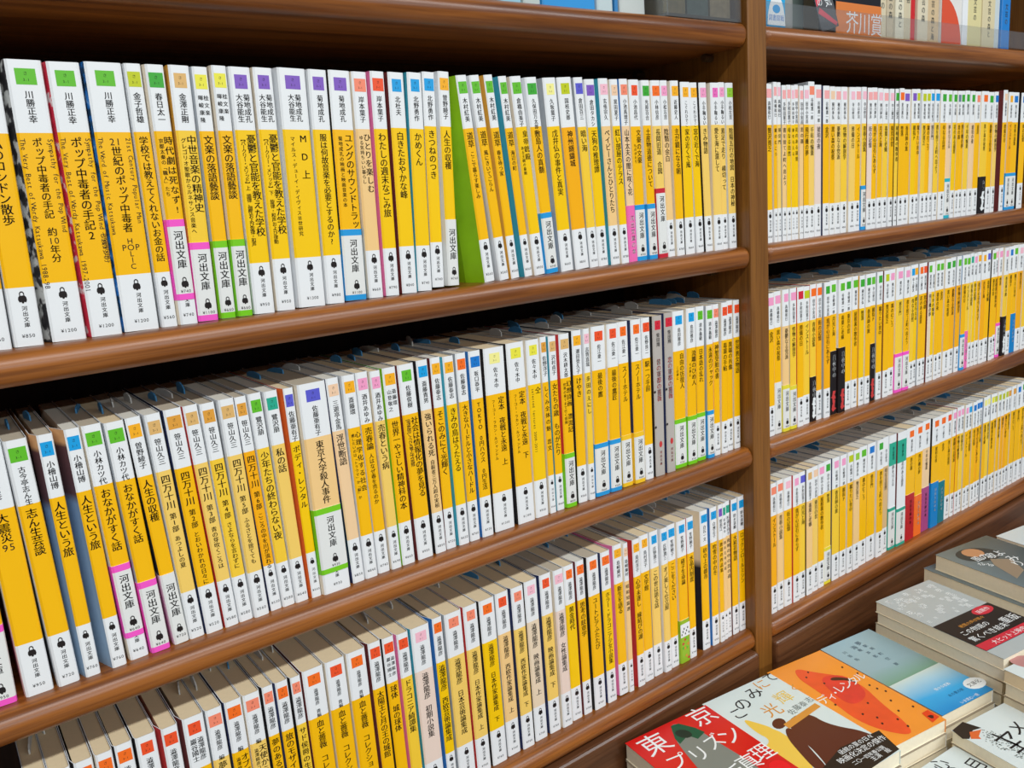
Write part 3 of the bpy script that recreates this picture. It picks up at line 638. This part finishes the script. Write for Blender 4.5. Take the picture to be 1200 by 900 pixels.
rb = right_row(RBM, 904, rep('salmon*2 rose pink violet tan sand pink grass pink*2 olive lime green blue grass - -*2 orange*5 vermilion pink*4 cyan blue*3 lemon*2 yellow olive*4 bronze*2 blue grass green'),
               rep('orange tan golden*2 amber tan pale golden amber*2 golden*2 tan golden*3 sand white*2 golden*2 peach golden*2 golden*3 amber golden*3 orange golden*2 amber golden*3 orange*2 golden*3 golden*3'),
               {8: dict(band='lemon', bandh=0.045), 17: dict(capped=1, band='teal', bandh=0.055), 18: dict(capped=1, band='teal', bandh=0.05), 19: dict(band='crimson', bandh=0.062), 20: dict(band='tangerine', bandh=0.055), 21: dict(band='plum', bandh=0.06), 22: dict(band='azure', bandh=0.062),
                23: dict(band='petrol', bandh=0.058), 2: dict(side='cream'), 3: dict(side='red'), 10: dict(side='black'), 14: dict(side='wine')}, 'B')
lay('RB', 'B', rb)

# ---------------------------------------------------------------- the shelf above: stock behind a clear lip
ACR = clear('clear_acrylic', (0.93, 0.94, 0.95, 1))
ACD = mat('smoked_tray', srgb(74, 68, 60), 0.25, 0.5)
zu = 0.2
def lip(x0, x1, label):
    prof = [(-0.0085, 0.0004), (-0.0085, 0.021), (-0.0070, 0.021), (-0.0070, 0.0019), (0.012, 0.0019), (0.012, 0.0004)]
    n = len(prof); v = [(x, y, z) for x in (x0, x1) for y, z in prof]
    f = [(j, (j+1) % n, (j+1) % n+n, j+n) for j in range(n)]+[(3, 2, 1, 0), (5, 4, 3, 0), (n, n+1, n+2, n+3), (n, n+3, n+4, n+5)]
    tag(obj('acrylic_lip', mesh('acrylic_lip', v, f, [ACR]), None, (0, 0, ZO+zu)), label, 'shelf lip')
lip(XR0+0.002, XR1-0.004, 'clear acrylic lip along front of highest shelf right of pillar')
def tall_book(name, x, t, h, d, y, matl, page, label, cat='book', art=None, lean=0):
    o = obj(name, shell(t, h, d, [SIDE['white'], matl, matl, matl], [(0, 1), (h*0.5, 1), (h, 0)]))
    o.location = (x, y, ZO+zu+0.0002); o.rotation_euler = (0, lean, 0)
    obj('page_block', boxmesh('page_block', (0.0005, t-0.0005, 0.0009, d-0.002, 0.001, h-0.003), page), o)
    if art: art(o, t, h)
    return tag(o, label, cat, 'stock on the shelf above')
S = lambda k, c: paper(k, srgb(*c), 0.4, 0.04)
def dots(n, mi=0):
    def fn(o, t, h):
        k = Ink(); k.column('文芸の森と海'[:n], t*0.5, 0.062, 0.009, min(0.008, t*0.7)); obj('spine_lettering', k.build('spine_lettering', [INKG]), o)
    return fn
def arch(o, t, h):
    k = Ink(); k.poly([(t*0.5+t*0.46*math.cos(math.pi*i/10), 0.006+0.028*math.sin(math.pi*i/10)) for i in range(11)], 0)
    k.line('図書館戦', t*0.5, 0.013, 0.006, 1.0, 1); k.poly(blob(t*0.5, 0.021, 0.006, 0.004), 2)
    obj('cover_print', k.build('cover_print', [INKW, TAGM['blue'], TAGM['cyan']]), o)
tall_book('standing_book', 0.712, 0.030, 0.19, 0.10, 0.012, S('sky_blue_cover', (30, 170, 225)), PAGEW, 'sky blue book with white arch print beside pillar on highest shelf', art=arch)
tall_book('standing_book', 0.744, 0.024, 0.19, 0.13, 0.022, S('ash_grey_cover', (150, 150, 146)), PAGEW, 'plain ash grey book right of the sky blue one, highest shelf')
tall_book('standing_book', 0.770, 0.022, 0.19, 0.13, 0.026, S('slate_green_cover', (96, 108, 102)), PAGEW, 'slate green-grey book behind the red and white card, highest shelf')
# small red and white notice card leaning behind the lip
def card():
    v, f = box(0, 0.030, 0, 0.0012, 0, 0.075); o = obj('notice_card', mesh('notice_card', v, f, [S('dark_card', (70, 70, 74))]), None, (0.790, 0.004, ZO+zu+0.0022)); o.rotation_euler = (R(-7), R(-14), 0)
    k = Ink(); k.poly([(0.001, 0.024), (0.014, 0.032), (0.014, 0.06), (0.001, 0.06)], 1); k.poly([(0.001, 0.018), (0.026, 0.001), (0.029, 0.004), (0.005, 0.023)], 1)
    k.ch('賞', 0.0075, 0.04, 0.011, 0, 0); k.ch('人', 0.021, 0.041, 0.013); k.ch('気', 0.021, 0.027, 0.012); k.ch('の', 0.0075, 0.028, 0.009)
    obj('lettering', k.build('lettering', [INKW, mat('card_red', srgb(215, 60, 80))]), o); tag(o, 'small dark card with red ribbon print behind the acrylic lip', 'card')
card()
def prize(o, t, h):
    k = Ink(); k.poly([(0.0005, 0.001), (t-0.0005, 0.001), (t-0.0005, 0.036), (0.0005, 0.036)], 1)
    for q, c in enumerate(' 芥川賞'): k.ch(c, t*(0.08+0.27*q), 0.017, 0.024, 0, 0, 2)
    for q in range(3): k.poly(blob(t*(0.3+0.22*q), 0.062, 0.006, 0.014), 2)
    obj('paper_band', k.build('paper_band', [INKW, S('prize_orange', (226, 128, 60)), TAGM['blue']]), o)
tall_book('displayed_book', 0.8285, 0.086, 0.19, 0.02, 0.014, S('night_black_cover', (16, 16, 28)), PAGEW, 'black-covered book facing out with orange prize band lettered 芥川賞', art=prize)
xs = 0.9165
def sun(o, t, h):
    k = Ink(); k.poly([(0.001, 0.001)]+[(0.001+(t-0.002)*math.sin(math.pi/2*i/10), 0.001+0.058*math.cos(math.pi/2*i/10)) for i in range(11)], 0); obj('cover_print', k.build('cover_print', [mat('sun_red', srgb(226, 84, 50))]), o)
for nm, t, col, lab, art in (
        ('cream', .017, (222, 208, 176), 'cream hardback next to the orange-banded prize book', dots(3)), ('bone', .014, (206, 190, 160), 'bone-coloured book between two cream ones, left of the red spine', dots(4)),
        ('ivory', .019, (232, 224, 198), 'ivory book leaning beside the red spine, highest shelf', dots(5)), ('buff', .015, (214, 200, 168), 'buff book immediately left of the thin red spine', dots(2)),
        ('scarlet', .013, (210, 30, 40), 'thin scarlet-spined book among cream books, highest shelf', None), ('ecru', .024, (226, 214, 186), 'ecru book immediately right of the thin scarlet spine', dots(4)),
        ('wheat', .030, (216, 190, 150), 'wheat-coloured wide book left of the red sun cover', dots(6)), ('sunny', .050, (236, 232, 226), 'white book with a big orange-red sun on it, highest shelf', sun),
        ('snow', .014, (240, 242, 244), 'narrow snow-white book right of the red sun cover', None), ('straw', .036, (228, 216, 160), 'straw-yellow wide book right of the narrow white one', dots(3)), ('oat', .034, (224, 210, 170), 'oat-coloured book with dark spot, right of the straw one', dots(5)),
        ('mist', .020, (206, 216, 218), 'pale mist-grey book beside the blue one, highest shelf', None), ('cobalt', .024, (30, 130, 210), 'cobalt blue book at the right end of the highest shelf', dots(3))):
    tall_book('standing_book', xs, t-0.0006, 0.19, 0.13, 0.016+random.uniform(0, .004), S(nm+'_cover', col), PAGEW, lab, art=art); xs += t
# left bay of the upper shelf: blue and white stock and a clear tray
tall_book('standing_book', 0.395, 0.020, 0.19, 0.13, 0.010, S('pale_blue_cover', (150, 196, 214)), PAGEW, 'pale blue book at the left on highest shelf left of pillar')
tall_book('standing_book', 0.4165, 0.017, 0.19, 0.13, 0.010, S('grey_white_cover', (190, 200, 196)), PAGEW, 'grey-white book between two blue ones, highest shelf')
tall_book('standing_book', 0.435, 0.055, 0.19, 0.13, 0.010, S('bright_blue_cover', (40, 150, 220)), PAGEW, 'wide bright blue book on highest shelf left of pillar', art=dots(3))
tall_book('standing_book', 0.4915, 0.018, 0.19, 0.13, 0.010, S('frost_cover', (196, 212, 214)), PAGEW, 'frost-white book right of the wide bright blue one')
tall_book('standing_book', 0.511, 0.004, 0.19, 0.13, 0.010, S('thin_blue_cover', (50, 130, 190)), PAGEW, 'very thin blue booklet between two frost-white books')
tall_book('standing_book', 0.5165, 0.030, 0.19, 0.13, 0.010, S('pearl_cover', (202, 208, 204)), PAGEW, 'pearl-white book left of the clear tray, highest shelf')
tr = tag(obj('acrylic_tray', None, None, (0.601, 0.02, ZO+zu)), 'clear acrylic tray of small leaflets beside the pillar, highest shelf', 'tray')
for nm, bx, m in (('tray_base', (-.046, .046, -.026, .06, .0003, .0032), ACD), ('front_wall', (-.046, .046, -.028, -.0262, .0003, .030), ACR), ('side_wall', (-.0478, -.0461, -.028, .06, .0003, .03), ACR), ('side_wall', (.0461, .0478, -.028, .06, .0003, .03), ACR), ('back_wall', (-.046, .046, .0602, .062, .0003, .05), ACR)):
    obj(nm, boxmesh(nm, bx, m), tr)
for q, (c, lb) in enumerate((((110, 96, 60), 'olive leaflet pack in the clear tray, nearest the pearl book'), ((70, 84, 76), 'dark green leaflet pack in the middle of the clear tray'), ((136, 120, 90), 'tan leaflet pack in the clear tray, nearest the pillar'))):
    x0 = 0.5575+q*0.0295
    tag(obj('leaflet_pack', boxmesh('leaflet_pack', (0, 0.027, 0, 0.05, 0, 0.055), paper('leaflet_%d' % q, srgb(*c), 0.5, 0.5, 160)), None, (x0, 0.0, ZO+zu+0.0034)), lb, 'leaflets', 'leaflet packs in the tray')

# ---------------------------------------------------------------- display table with books lying face up
ZT = -0.502
tb = tag(obj('display_table', None, None, (0.66, -0.24, 0)), 'dark wooden display table in front of the bookcase, stacked with books', 'table')
def tpart(n, bx):
    o = obj(n, boxmesh(n, bx, WOODB), tb); o.location = (-0.66, 0.24, 0); return o
bevel(tpart('table_top', (-0.05, 1.38, -0.44, -0.0192, ZO+ZT-0.025, ZO+ZT)), 0.003)
tpart('apron', (-0.03, 1.36, -0.42, -0.40, ZO+ZT-0.12, ZO+ZT-0.0252)); tpart('apron', (-0.03, 1.36, -0.045, -0.025, ZO+ZT-0.12, ZO+ZT-0.0252))
for x in (-0.02, 1.30):
    for y in (-0.41, -0.075): tpart('leg', (x, x+0.05, y, y+0.04, 0, ZO+ZT-0.1202))
def flat_book(x, y, ztop, w_, l, th, rot, top, label, spine=None, group=None, pages=None):
    pages = pages or PAGET
    """head-left corner at (x, y); the book runs +x (width) and -y (length); spine on the right"""
    c = 0.0003; v, f, m = [], [], []
    def add(bx, mi):
        a, b = box(*bx); n = len(v); v.extend(a); f.extend(tuple(i+n for i in q) for q in b); m.extend(mi if isinstance(mi, list) else [mi]*6)
    add((0, w_, -l, 0, th-c, th), [1, 0, 0, 0, 0, 0]); add((0, w_, -l, 0, 0, c), 1); add((w_-c, w_, -l, 0, c, th-c), 2)
    o = obj('flat_book', mesh('flat_book', v, f, [top, PAGET, spine or WHITE], m))
    o.location = (x, y, ZO+ztop-th); o.rotation_euler = (0, 0, -rot)
    obj('page_block', boxmesh('page_block', (0.0008, w_-c, -l+0.0008, -0.0008, c, th-c), pages), o)
    tag(o, label, 'book', group)
    def uv(px, py):                          # a pixel on this cover's plane, in the cover's own coordinates
        X, Y = on_z(px, py, ztop); dx, dy = X-x, Y-y; cs, sn = math.cos(rot), math.sin(rot)
        return dx*cs-dy*sn, dx*sn+dy*cs
    return o, uv
def cover_print(o, k, mats, th, name='cover_print', off=0.0001):
    return obj(name, k.build(name, mats, 'xy', th+off), o)
def under(x, y, ztop, w_, l, th, rot, n, who, grp):      # the copies beneath the top one, down to the table
    zz = ztop-th-0.0002; q = 0
    while zz-0.004 > ZT and q < n:
        t = min(th, zz-ZT-0.0001)
        if zz-t-ZT < 0.006: t = zz-ZT-0.0001
        flat_book(x+random.uniform(-.0015, .001), y+random.uniform(-.002, 0.0), zz, w_, l, t, rot+random.uniform(-.01, .01), LINE, '%s, %s copy below the top' % (who, ordinal(q+1)), None, grp)
        zz -= t+0.0002; q += 1
def soften(p, n=2):                          # rounds the corners of a painted shape
    for _ in range(n):
        q = []
        for i in range(len(p)):
            a, b = p[i], p[(i+1) % len(p)]; q += [(a[0]*.75+b[0]*.25, a[1]*.75+b[1]*.25), (a[0]*.25+b[0]*.75, a[1]*.25+b[1]*.75)]
        p = q
    return p
def shape(pts, mi, n=2): k.poly(soften([uv(*p) for p in pts], n), mi)
# 1 red novel nearest the camera
RED = paper('red_cover', srgb(214, 24, 22), 0.28, 0.05, 30)
th = 0.0165; rot = R(6.0); x, y = on_z(731, 870, -0.428); y -= 0.0015
o, uv = flat_book(x, y, -0.428, 0.0975, 0.148, th, rot, RED, 'red paperback lying face up with white title and grey figure, beside base board', RED)
k = Ink()
f0 = [uv(*p) for p in ((785, 850), (795, 848), (815, 853), (845, 872), (880, 893), (930, 930), (900, 960), (830, 915), (805, 885), (792, 868))]
k.poly(soften(f0), 1)
k.poly([uv(*p) for p in ((786, 851), (791, 866), (797, 872), (806, 862), (818, 866), (826, 858), (815, 853), (795, 848))], 2)
k.poly(blob(*uv(801, 860), 0.006, 0.008, 10, 0.6), 3)
for c, px, py, s, ro in (('東', 767, 872, 0.030, 0), ('京', 822, 839, 0.028, 0), ('プ', 794, 892, 0.021, -0.1), ('リ', 819, 883, 0.021, 0), ('ズ', 836, 869, 0.021, 0.1), ('ン', 855, 861, 0.024, 0.2), ('理', 893, 881, 0.022, 0), ('真', 877, 893, 0.022, 0), ('坂', 862, 906, 0.022, 0), ('赤', 846, 918, 0.022, 0)):
    a, b = uv(px, py); k.ch(c, a, b, s, ro, 0, 3)
k.poly(blob(*uv(914, 899), 0.009, 0.009, 16), 4)
cover_print(o, k, [INKW, mat('figure_grey', srgb(128, 132, 124), 0.4), mat('figure_green', srgb(20, 84, 56), 0.4), mat('figure_dark', srgb(16, 40, 30), 0.4), mat('bright_red', srgb(236, 20, 30), 0.35)], th)
under(x, y, -0.428, 0.0975, 0.148, 0.0165, rot, 5, 'red paperback stack by base board', 'copies under the red paperback')
# 2 white novel with a photo
WC = paper('pale_photo_cover', srgb(216, 228, 226), 0.26, 0.04, 20)
zt = -0.431; th = 0.0140; x, y = on_z(902, 789, zt); rot = math.atan2(0.646-0.628, 0.151); wd = 0.091
x -= wd*math.cos(rot); y += wd*math.sin(rot)
o, uv = flat_book(x, y, zt, wd, 0.150, th, rot, WC, 'white paperback face up with brown photo figures, between red and orange ones', WC)
k = Ink()
shape([(868, 842), (890, 848), (905, 853), (915, 862), (925, 880), (960, 905), (920, 905), (890, 880), (905, 868), (885, 858)][::-1], 2)
shape([(895, 850), (925, 862), (960, 905), (935, 905), (912, 880), (900, 866)], 2)
shape([(922, 846), (936, 836), (952, 838), (965, 846), (985, 852), (1010, 856), (1052, 874), (1000, 915), (975, 905), (955, 880), (940, 868), (930, 858)][::-1], 1)
shape([(920, 852), (933, 856), (950, 878), (975, 905), (958, 905), (935, 880), (922, 864)][::-1], 1)
for q in range(2): k.poly(blob(*uv(913, 848), 0.0085, 0.006, 14, 0.5), 1)
shape([(985, 876), (1030, 856), (1054, 878), (1000, 915), (960, 905)], 3, 0)
shape([(918, 849), (955, 824), (962, 828), (925, 854)], 4, 0)
for c, px, py, s, mi in (('こ', 865, 836, 0.018, 0), ('の', 870, 825, 0.019, 0), ('み', 883, 812, 0.019, 0), ('に', 892, 802, 0.017, 4), ('て', 902, 794, 0.016, 0), ('光', 904, 832, 0.020, 4), ('輝', 918, 817, 0.019, 5), ('く', 932, 806, 0.014, 4), ('佐', 928, 834, 0.0085, 6), ('藤', 934, 829, 0.0085, 6), ('泰', 941, 825, 0.0085, 6), ('志', 948, 820, 0.0085, 6)):
    a, b = uv(px, py); k.ch(c, a, b, s, 0, mi, 2)
for q, (tx, px, py, s) in enumerate((('函館の夏の日々', 1003, 872, 0.0062), ('映画化決定の傑作', 1010, 878, 0.0075), ('二〇一四年春公開', 1018, 885, 0.005), ('主演 綾', 1032, 884, 0.006))):
    a, b = uv(px, py); k.line(tx, a, b, s, 1.0, 7)
cover_print(o, k, [INK, mat('photo_brown', srgb(92, 40, 22), 0.3), mat('photo_gold', srgb(240, 200, 80), 0.3), mat('photo_black', srgb(38, 26, 18), 0.3), INKO, mat('gold_ink', srgb(236, 200, 90)), INKG, INKW], th)
under(x, y, zt, wd, 0.15, 0.0145, rot, 5, 'white photo-cover paperback stack', 'copies under the white paperback')
# 3 orange watermelon cover
zt = -0.4345; th = 0.0135; rot = math.atan2(0.736-0.713, 0.151); xr, yr = on_z(961, 762, zt); wd = 0.0765
x, y = xr-wd*math.cos(rot), yr+wd*math.sin(rot)
OR_ = paper('melon_orange_cover', srgb(246, 150, 48), 0.28, 0.12, 24)
o, uv = flat_book(x, y, zt, wd, 0.147, th, rot, OR_, 'orange paperback face up with watermelon painting, between white and blue-grey ones', OR_)
k = Ink()
shape([(930, 783), (955, 788), (985, 792), (1010, 802), (1035, 826), (1060, 845), (1072, 862), (1040, 858), (1005, 845), (975, 822), (952, 806), (935, 795)][::-1], 0)
shape([(958, 794), (985, 790), (1005, 800), (1018, 815), (1000, 828), (978, 815)][::-1], 1)
shape([(975, 793), (998, 795), (1010, 806), (1004, 800), (990, 797), (972, 798)][::-1], 2)
for px, py in ((947, 788), (945, 794), (987, 782), (1005, 789), (1019, 803), (1028, 807), (1038, 810), (1044, 821), (1070, 828), (1017, 824), (1053, 833), (1011, 837), (1028, 841), (1052, 843), (1034, 848), (1064, 851), (979, 826), (966, 801)):
    k.poly(blob(*uv(px, py), 0.0017, 0.0011, 8, 0.8), 2)
for c, px, py, s in (('デ', 965, 820, 0.014), ('ィ', 974, 816, 0.012), ('・', 979, 812, 0.012), ('レ', 984, 807, 0.014), ('ン', 992, 802, 0.014), ('タ', 1000, 798, 0.014), ('ル', 1007, 793, 0.013)):
    a, b = uv(px, py); k.ch(c, a, b, s, 0, 3, 2)
shape([(1080, 836), (1087, 832), (1101, 840), (1093, 847)][::-1], 4, 0); k.poly(blob(*uv(1091, 840), 0.0028, 0.0026, 8, 0, .2), 2)
cover_print(o, k, [paper('melon_red', srgb(240, 84, 34), 0.3, 0.25, 40), paper('melon_core', srgb(226, 58, 44), 0.3, 0.3, 60), mat('seed_dark', srgb(66, 22, 14), 0.3), INKW, mat('stamp_orange', srgb(228, 66, 20))], th)
under(x, y, zt, wd, 0.147, 0.0135, rot, 5, 'orange watermelon paperback stack', 'copies under the orange paperback')
# 4 blue-grey cover with a sky-blue band
zt = -0.437; th = 0.0135; rot = math.atan2(0.827-0.805, 0.147); xr, yr = on_z(1018, 737, zt); wd = 0.0755
x, y = xr-wd*math.cos(rot), yr+wd*math.sin(rot)
BG = gradient('blue_grey_cover', 1, [(0.0, srgb(160, 190, 200)), (0.45, srgb(150, 178, 186)), (0.75, srgb(96, 148, 84)), (1.0, srgb(70, 130, 40))], 0.3, 0.1)
o, uv = flat_book(x, y, zt, wd, 0.1435, th, rot, BG, 'blue-grey paperback face up with sky blue band, beside the tall stack', WHITE)
k = Ink(); rr = random.Random(3)
for j, (px, py) in enumerate(((1006, 754), (1001, 759), (1014, 757), (1008, 762), (1022, 760), (1018, 765), (1032, 766), (1026, 769), (990, 765), (996, 769), (1040, 772), (1050, 778), (1004, 773))):
    a, b = uv(px, py); k.ch('夢海駅眠雨声町影川音空旅鳥'[j], a, b, 0.0075 if j < 2 else 0.0052, 0, 0)
cover_print(o, k, [mat('dark_blue_ink', srgb(50, 66, 84))], th)
ob = gradient('sky_band', 1, [(0.58, srgb(222, 226, 208)), (0.70, srgb(170, 206, 222)), (0.84, srgb(60, 170, 225)), (1.0, srgb(30, 140, 205))], 0.3, 0.06)
v, f = box(-0.0002, wd+0.0002, -0.1437, -0.086, th+0.0001, th+0.0005); bo = obj('paper_band', mesh('paper_band', v, f, [ob]), o)
k = Ink(); k.poly(blob(*uv(1142, 801), 0.013, 0.0085, 16), 0); a, b = uv(1141, 801); k.line('文庫化', a, b, 0.006, 1, 1)
for j, (px, py, tx) in enumerate(((1120, 812, 'あの夏の旅'), (1136, 819, 'いま読む一冊'), (1104, 805, '静かな感動'))):
    a, b = uv(px, py); k.line(tx, a, b, 0.0042, 1.05, 2 if j < 1 else 0)
obj('band_lettering', k.build('band_lettering', [INKW, INK, mat('navy_ink', srgb(20, 60, 110))], 'xy', th+0.0006), bo)
under(x, y, zt, wd, 0.1435, 0.0135, rot, 5, 'blue-grey paperback stack', 'copies under the blue-grey paperback')
# 5 tall stack with silver-grey cover and black band
zt = -0.405; th = 0.0125; xl, yl = on_z(1026, 705, zt); rot = math.atan2(0.805-0.784, 0.143); wd = 0.0905
SG = paper('silver_grey_cover', srgb(176, 182, 182), 0.24, 0.06, 40)
o, uv = flat_book(xl, yl, zt, wd, 0.1455, th, rot, SG, 'silver-grey paperback with black and red band, top of the tall stack', WHITE)
k = Ink(); rr = random.Random(5)
for j in range(52):
    k.ch('静夜花響星海光風波雪'[j % 10], rr.uniform(0.006, wd-0.010), rr.uniform(-0.064, -0.008), rr.uniform(.004, .0085), 0, 0)
cover_print(o, k, [INKW], th)
v, f = box(-0.0002, wd+0.0002, -0.128, -0.0705, th+0.0001, th+0.0005); bo = obj('paper_band', mesh('paper_band', v, f, [BANDM['black']]), o)
k = Ink(); k.poly([(-0.0002, -0.128), (wd+0.0002, -0.128), (wd+.0002, -0.1165), (-0.0002, -0.1165)], 1); k.poly(blob(0.071, -0.0775, 0.015, 0.0075, 16), 1)
for j, (tx, a, b, s, mi) in enumerate((('驚くべき結末', 0.035, -0.108, 0.0095, 0), ('この物語の', 0.030, -0.096, 0.0085, 0), ('絶賛の声が続々', 0.04, -0.086, 0.0055, 2), ('重版', 0.076, -0.103, 0.0125, 0), ('大ヒット上映中', 0.045, -0.1225, 0.0075, 0), ('話題作', 0.071, -0.0775, 0.0065, 0))): k.line(tx, a, b, s, 1.02, mi)
obj('band_lettering', k.build('band_lettering', [INKW, mat('band_red', srgb(222, 40, 44)), INKO], 'xy', th+0.0006), bo)
under(xl, yl, zt, wd, 0.1455, 0.0125, rot, 8, 'tall grey stack left of the dark-cover stack', 'copies under the silver-grey paperback')
# 6 dark grey cover on the next stack
DG = gradient('slate_photo_cover', 0, [(0.0, srgb(110, 124, 128)), (0.5, srgb(92, 100, 100)), (1.0, srgb(74, 82, 84))], 0.26, 0.1)
zt = -0.385; th = 0.0185; xl, yl = on_z(1096, 650, zt); rot = R(9)
o, uv = flat_book(xl, yl, zt, 0.095, 0.148, th, rot, DG, 'slate-grey paperback with tan oval and white script, on stack by frame edge', WHITE)
k = Ink(); k.poly(blob(*uv(1146, 650), 0.026, 0.018, 18, -0.3), 2); k.poly(blob(*uv(1140, 648), 0.013, 0.011, 16, -0.2), 1); k.poly([uv(*p) for p in ((1160, 655), (1185, 655), (1200, 668), (1192, 678), (1165, 662))][::-1], 3)
for c, px, py, s in (('風', 1145, 655, .013), ('の', 1153, 652, .014), ('歌', 1161, 651, .014), ('よ', 1170, 648, .015), ('み', 1186, 654, .016), ('り', 1193, 660, .015), ('な', 1150, 661, .009), ('る', 1160, 662, .009)): k.ch(c, *uv(px, py), s, 0, 0, 2)
cover_print(o, k, [INKW, mat('tan_face', srgb(196, 140, 98)), mat('dark_hair', srgb(54, 56, 56)), mat('tan_dull', srgb(150, 130, 108))], th)
v, f = box(-0.0002, 0.0952, -0.1482, -0.112, th+0.0001, th+0.0005); obj('paper_band', mesh('paper_band', v, f, [BANDM['crimson']]), o)
zz = zt-th-0.0002; xq, yq = on_z(1080, 667, zz)
flat_book(xq+0.004, yq, zz, 0.098, 0.148, 0.0185, R(9), DG, 'second book down under the slate-grey cover, pushed out to the left', WHITE, 'copies under the slate-grey paperback')
under(xl, yl, zz-0.0185, 0.098, 0.148, 0.0185, rot, 6, 'slate-grey paperback lower stack', 'copies under the slate-grey paperback')
# 7, 8 two pale covers at the frame edge
x7, y7 = on_z(1153, 635, -0.400)
PALE = paper('pale_cover', srgb(206, 214, 216), 0.3, 0.05, 30); PALE2 = paper('icy_cover', srgb(204, 220, 222), 0.3, 0.08, 40)
flat_book(x7+0.032, y7, -0.402, 0.070, 0.148, 0.0165, R(9), PALE, 'plain pale cover just beyond the slate-grey one, partly hidden', WHITE)
under(x7+0.032, y7, -0.402, 0.07, 0.148, 0.0165, R(9), 6, 'pale paperback stack beyond slate-grey one', 'copies under the pale paperback')
o, uv = flat_book(x7+0.104, y7-0.006, -0.400, 0.1, 0.148, 0.0165, R(9), PALE2, 'icy white cover with faint blue print at the right frame edge', WHITE)
k = Ink(); k.line('水の記憶', 0.05, -0.03, 0.012, 1, 0); k.line('短篇集', 0.05, -0.05, 0.010, 1, 0); cover_print(o, k, [mat('pale_blue_ink', srgb(130, 160, 180))], 0.0165)
under(x7+0.104, y7-0.006, -0.400, 0.1, 0.148, 0.0165, R(9), 6, 'icy white paperback stack', 'copies under the icy white paperback')
# front row of the table
WP = paper('chalk_cover', srgb(214, 222, 220), 0.32, 0.03, 30)
zt = -0.440; th = 0.012; xl, yl = on_z(1115, 856, zt)
o, uv = flat_book(xl, yl, zt, 0.076, 0.148, th, R(9), WP, 'white paperback with dark pencil tip drawing, front row by blue-banded book', WHITE)
k = Ink(); shape([(1116, 856), (1128, 846), (1150, 853), (1140, 856), (1136, 866), (1128, 866)][::-1], 0, 0); shape([(1136, 858), (1150, 855), (1147, 863), (1150, 866), (1138, 866)][::-1], 1, 0)
rr = random.Random(8)
for j in range(120):
    a = rr.random(); k.poly(blob(*uv(1152+a*48+rr.uniform(-4, 4), 858+a*26+rr.uniform(-6, 8)), .0007, .0007, 4), 3)
for c, px, py, s in (('ヤ', 1180, 866, .026), ('メ', 1192, 853, .020), ('キ', 1197, 876, .024)): k.ch(c, *uv(px, py), s, -0.1, 2, 2)
cover_print(o, k, [mat('pencil_dark', srgb(44, 32, 24)), mat('pencil_orange', srgb(220, 104, 48)), INK, INKG], th)
under(xl, yl, zt, 0.076, 0.148, 0.012, R(9), 5, 'white pencil-drawing paperback stack', 'copies under the pencil paperback')
zt = -0.453; th = 0.0135; xr, yr = on_z(1118, 871, zt)
o, uv = flat_book(xr-0.093, yr+0.006, zt, 0.090, 0.148, th, R(5), WP, 'white paperback with brush calligraphy at bottom frame edge, front row', WHITE)
k = Ink()
for c, px, py, s in (('心', 1101, 896, .017), ('月', 1143, 896, .018), ('の', 1118, 905, .017)): k.ch(c, *uv(px, py), s, 0.1, 0, 2)
cover_print(o, k, [INK], th)
under(xr-0.093, yr+0.006, zt, 0.090, 0.148, 0.0135, R(5), 5, 'calligraphy paperback stack', 'copies under the calligraphy paperback')
zt = -0.410; th = 0.0135; xl, yl = on_z(1176, 784, zt)
o, uv = flat_book(xl, yl, zt, 0.1, 0.148, th, R(9), WP, 'pale cover with a dull red spot, front-row stack at right frame edge', WHITE, None, PAGE)
k = Ink(); k.poly(blob(*uv(1199, 775), 0.012, 0.010, 14, 0, .1), 0); cover_print(o, k, [mat('dull_red', srgb(186, 130, 126))], th)
under(xl, yl, zt, 0.1, 0.148, 0.0135, R(9), 6, 'front-row stack with red-spot cover', 'copies under the red-spot paperback')

C.objects.unlink(_go); bpy.data.objects.remove(_go)
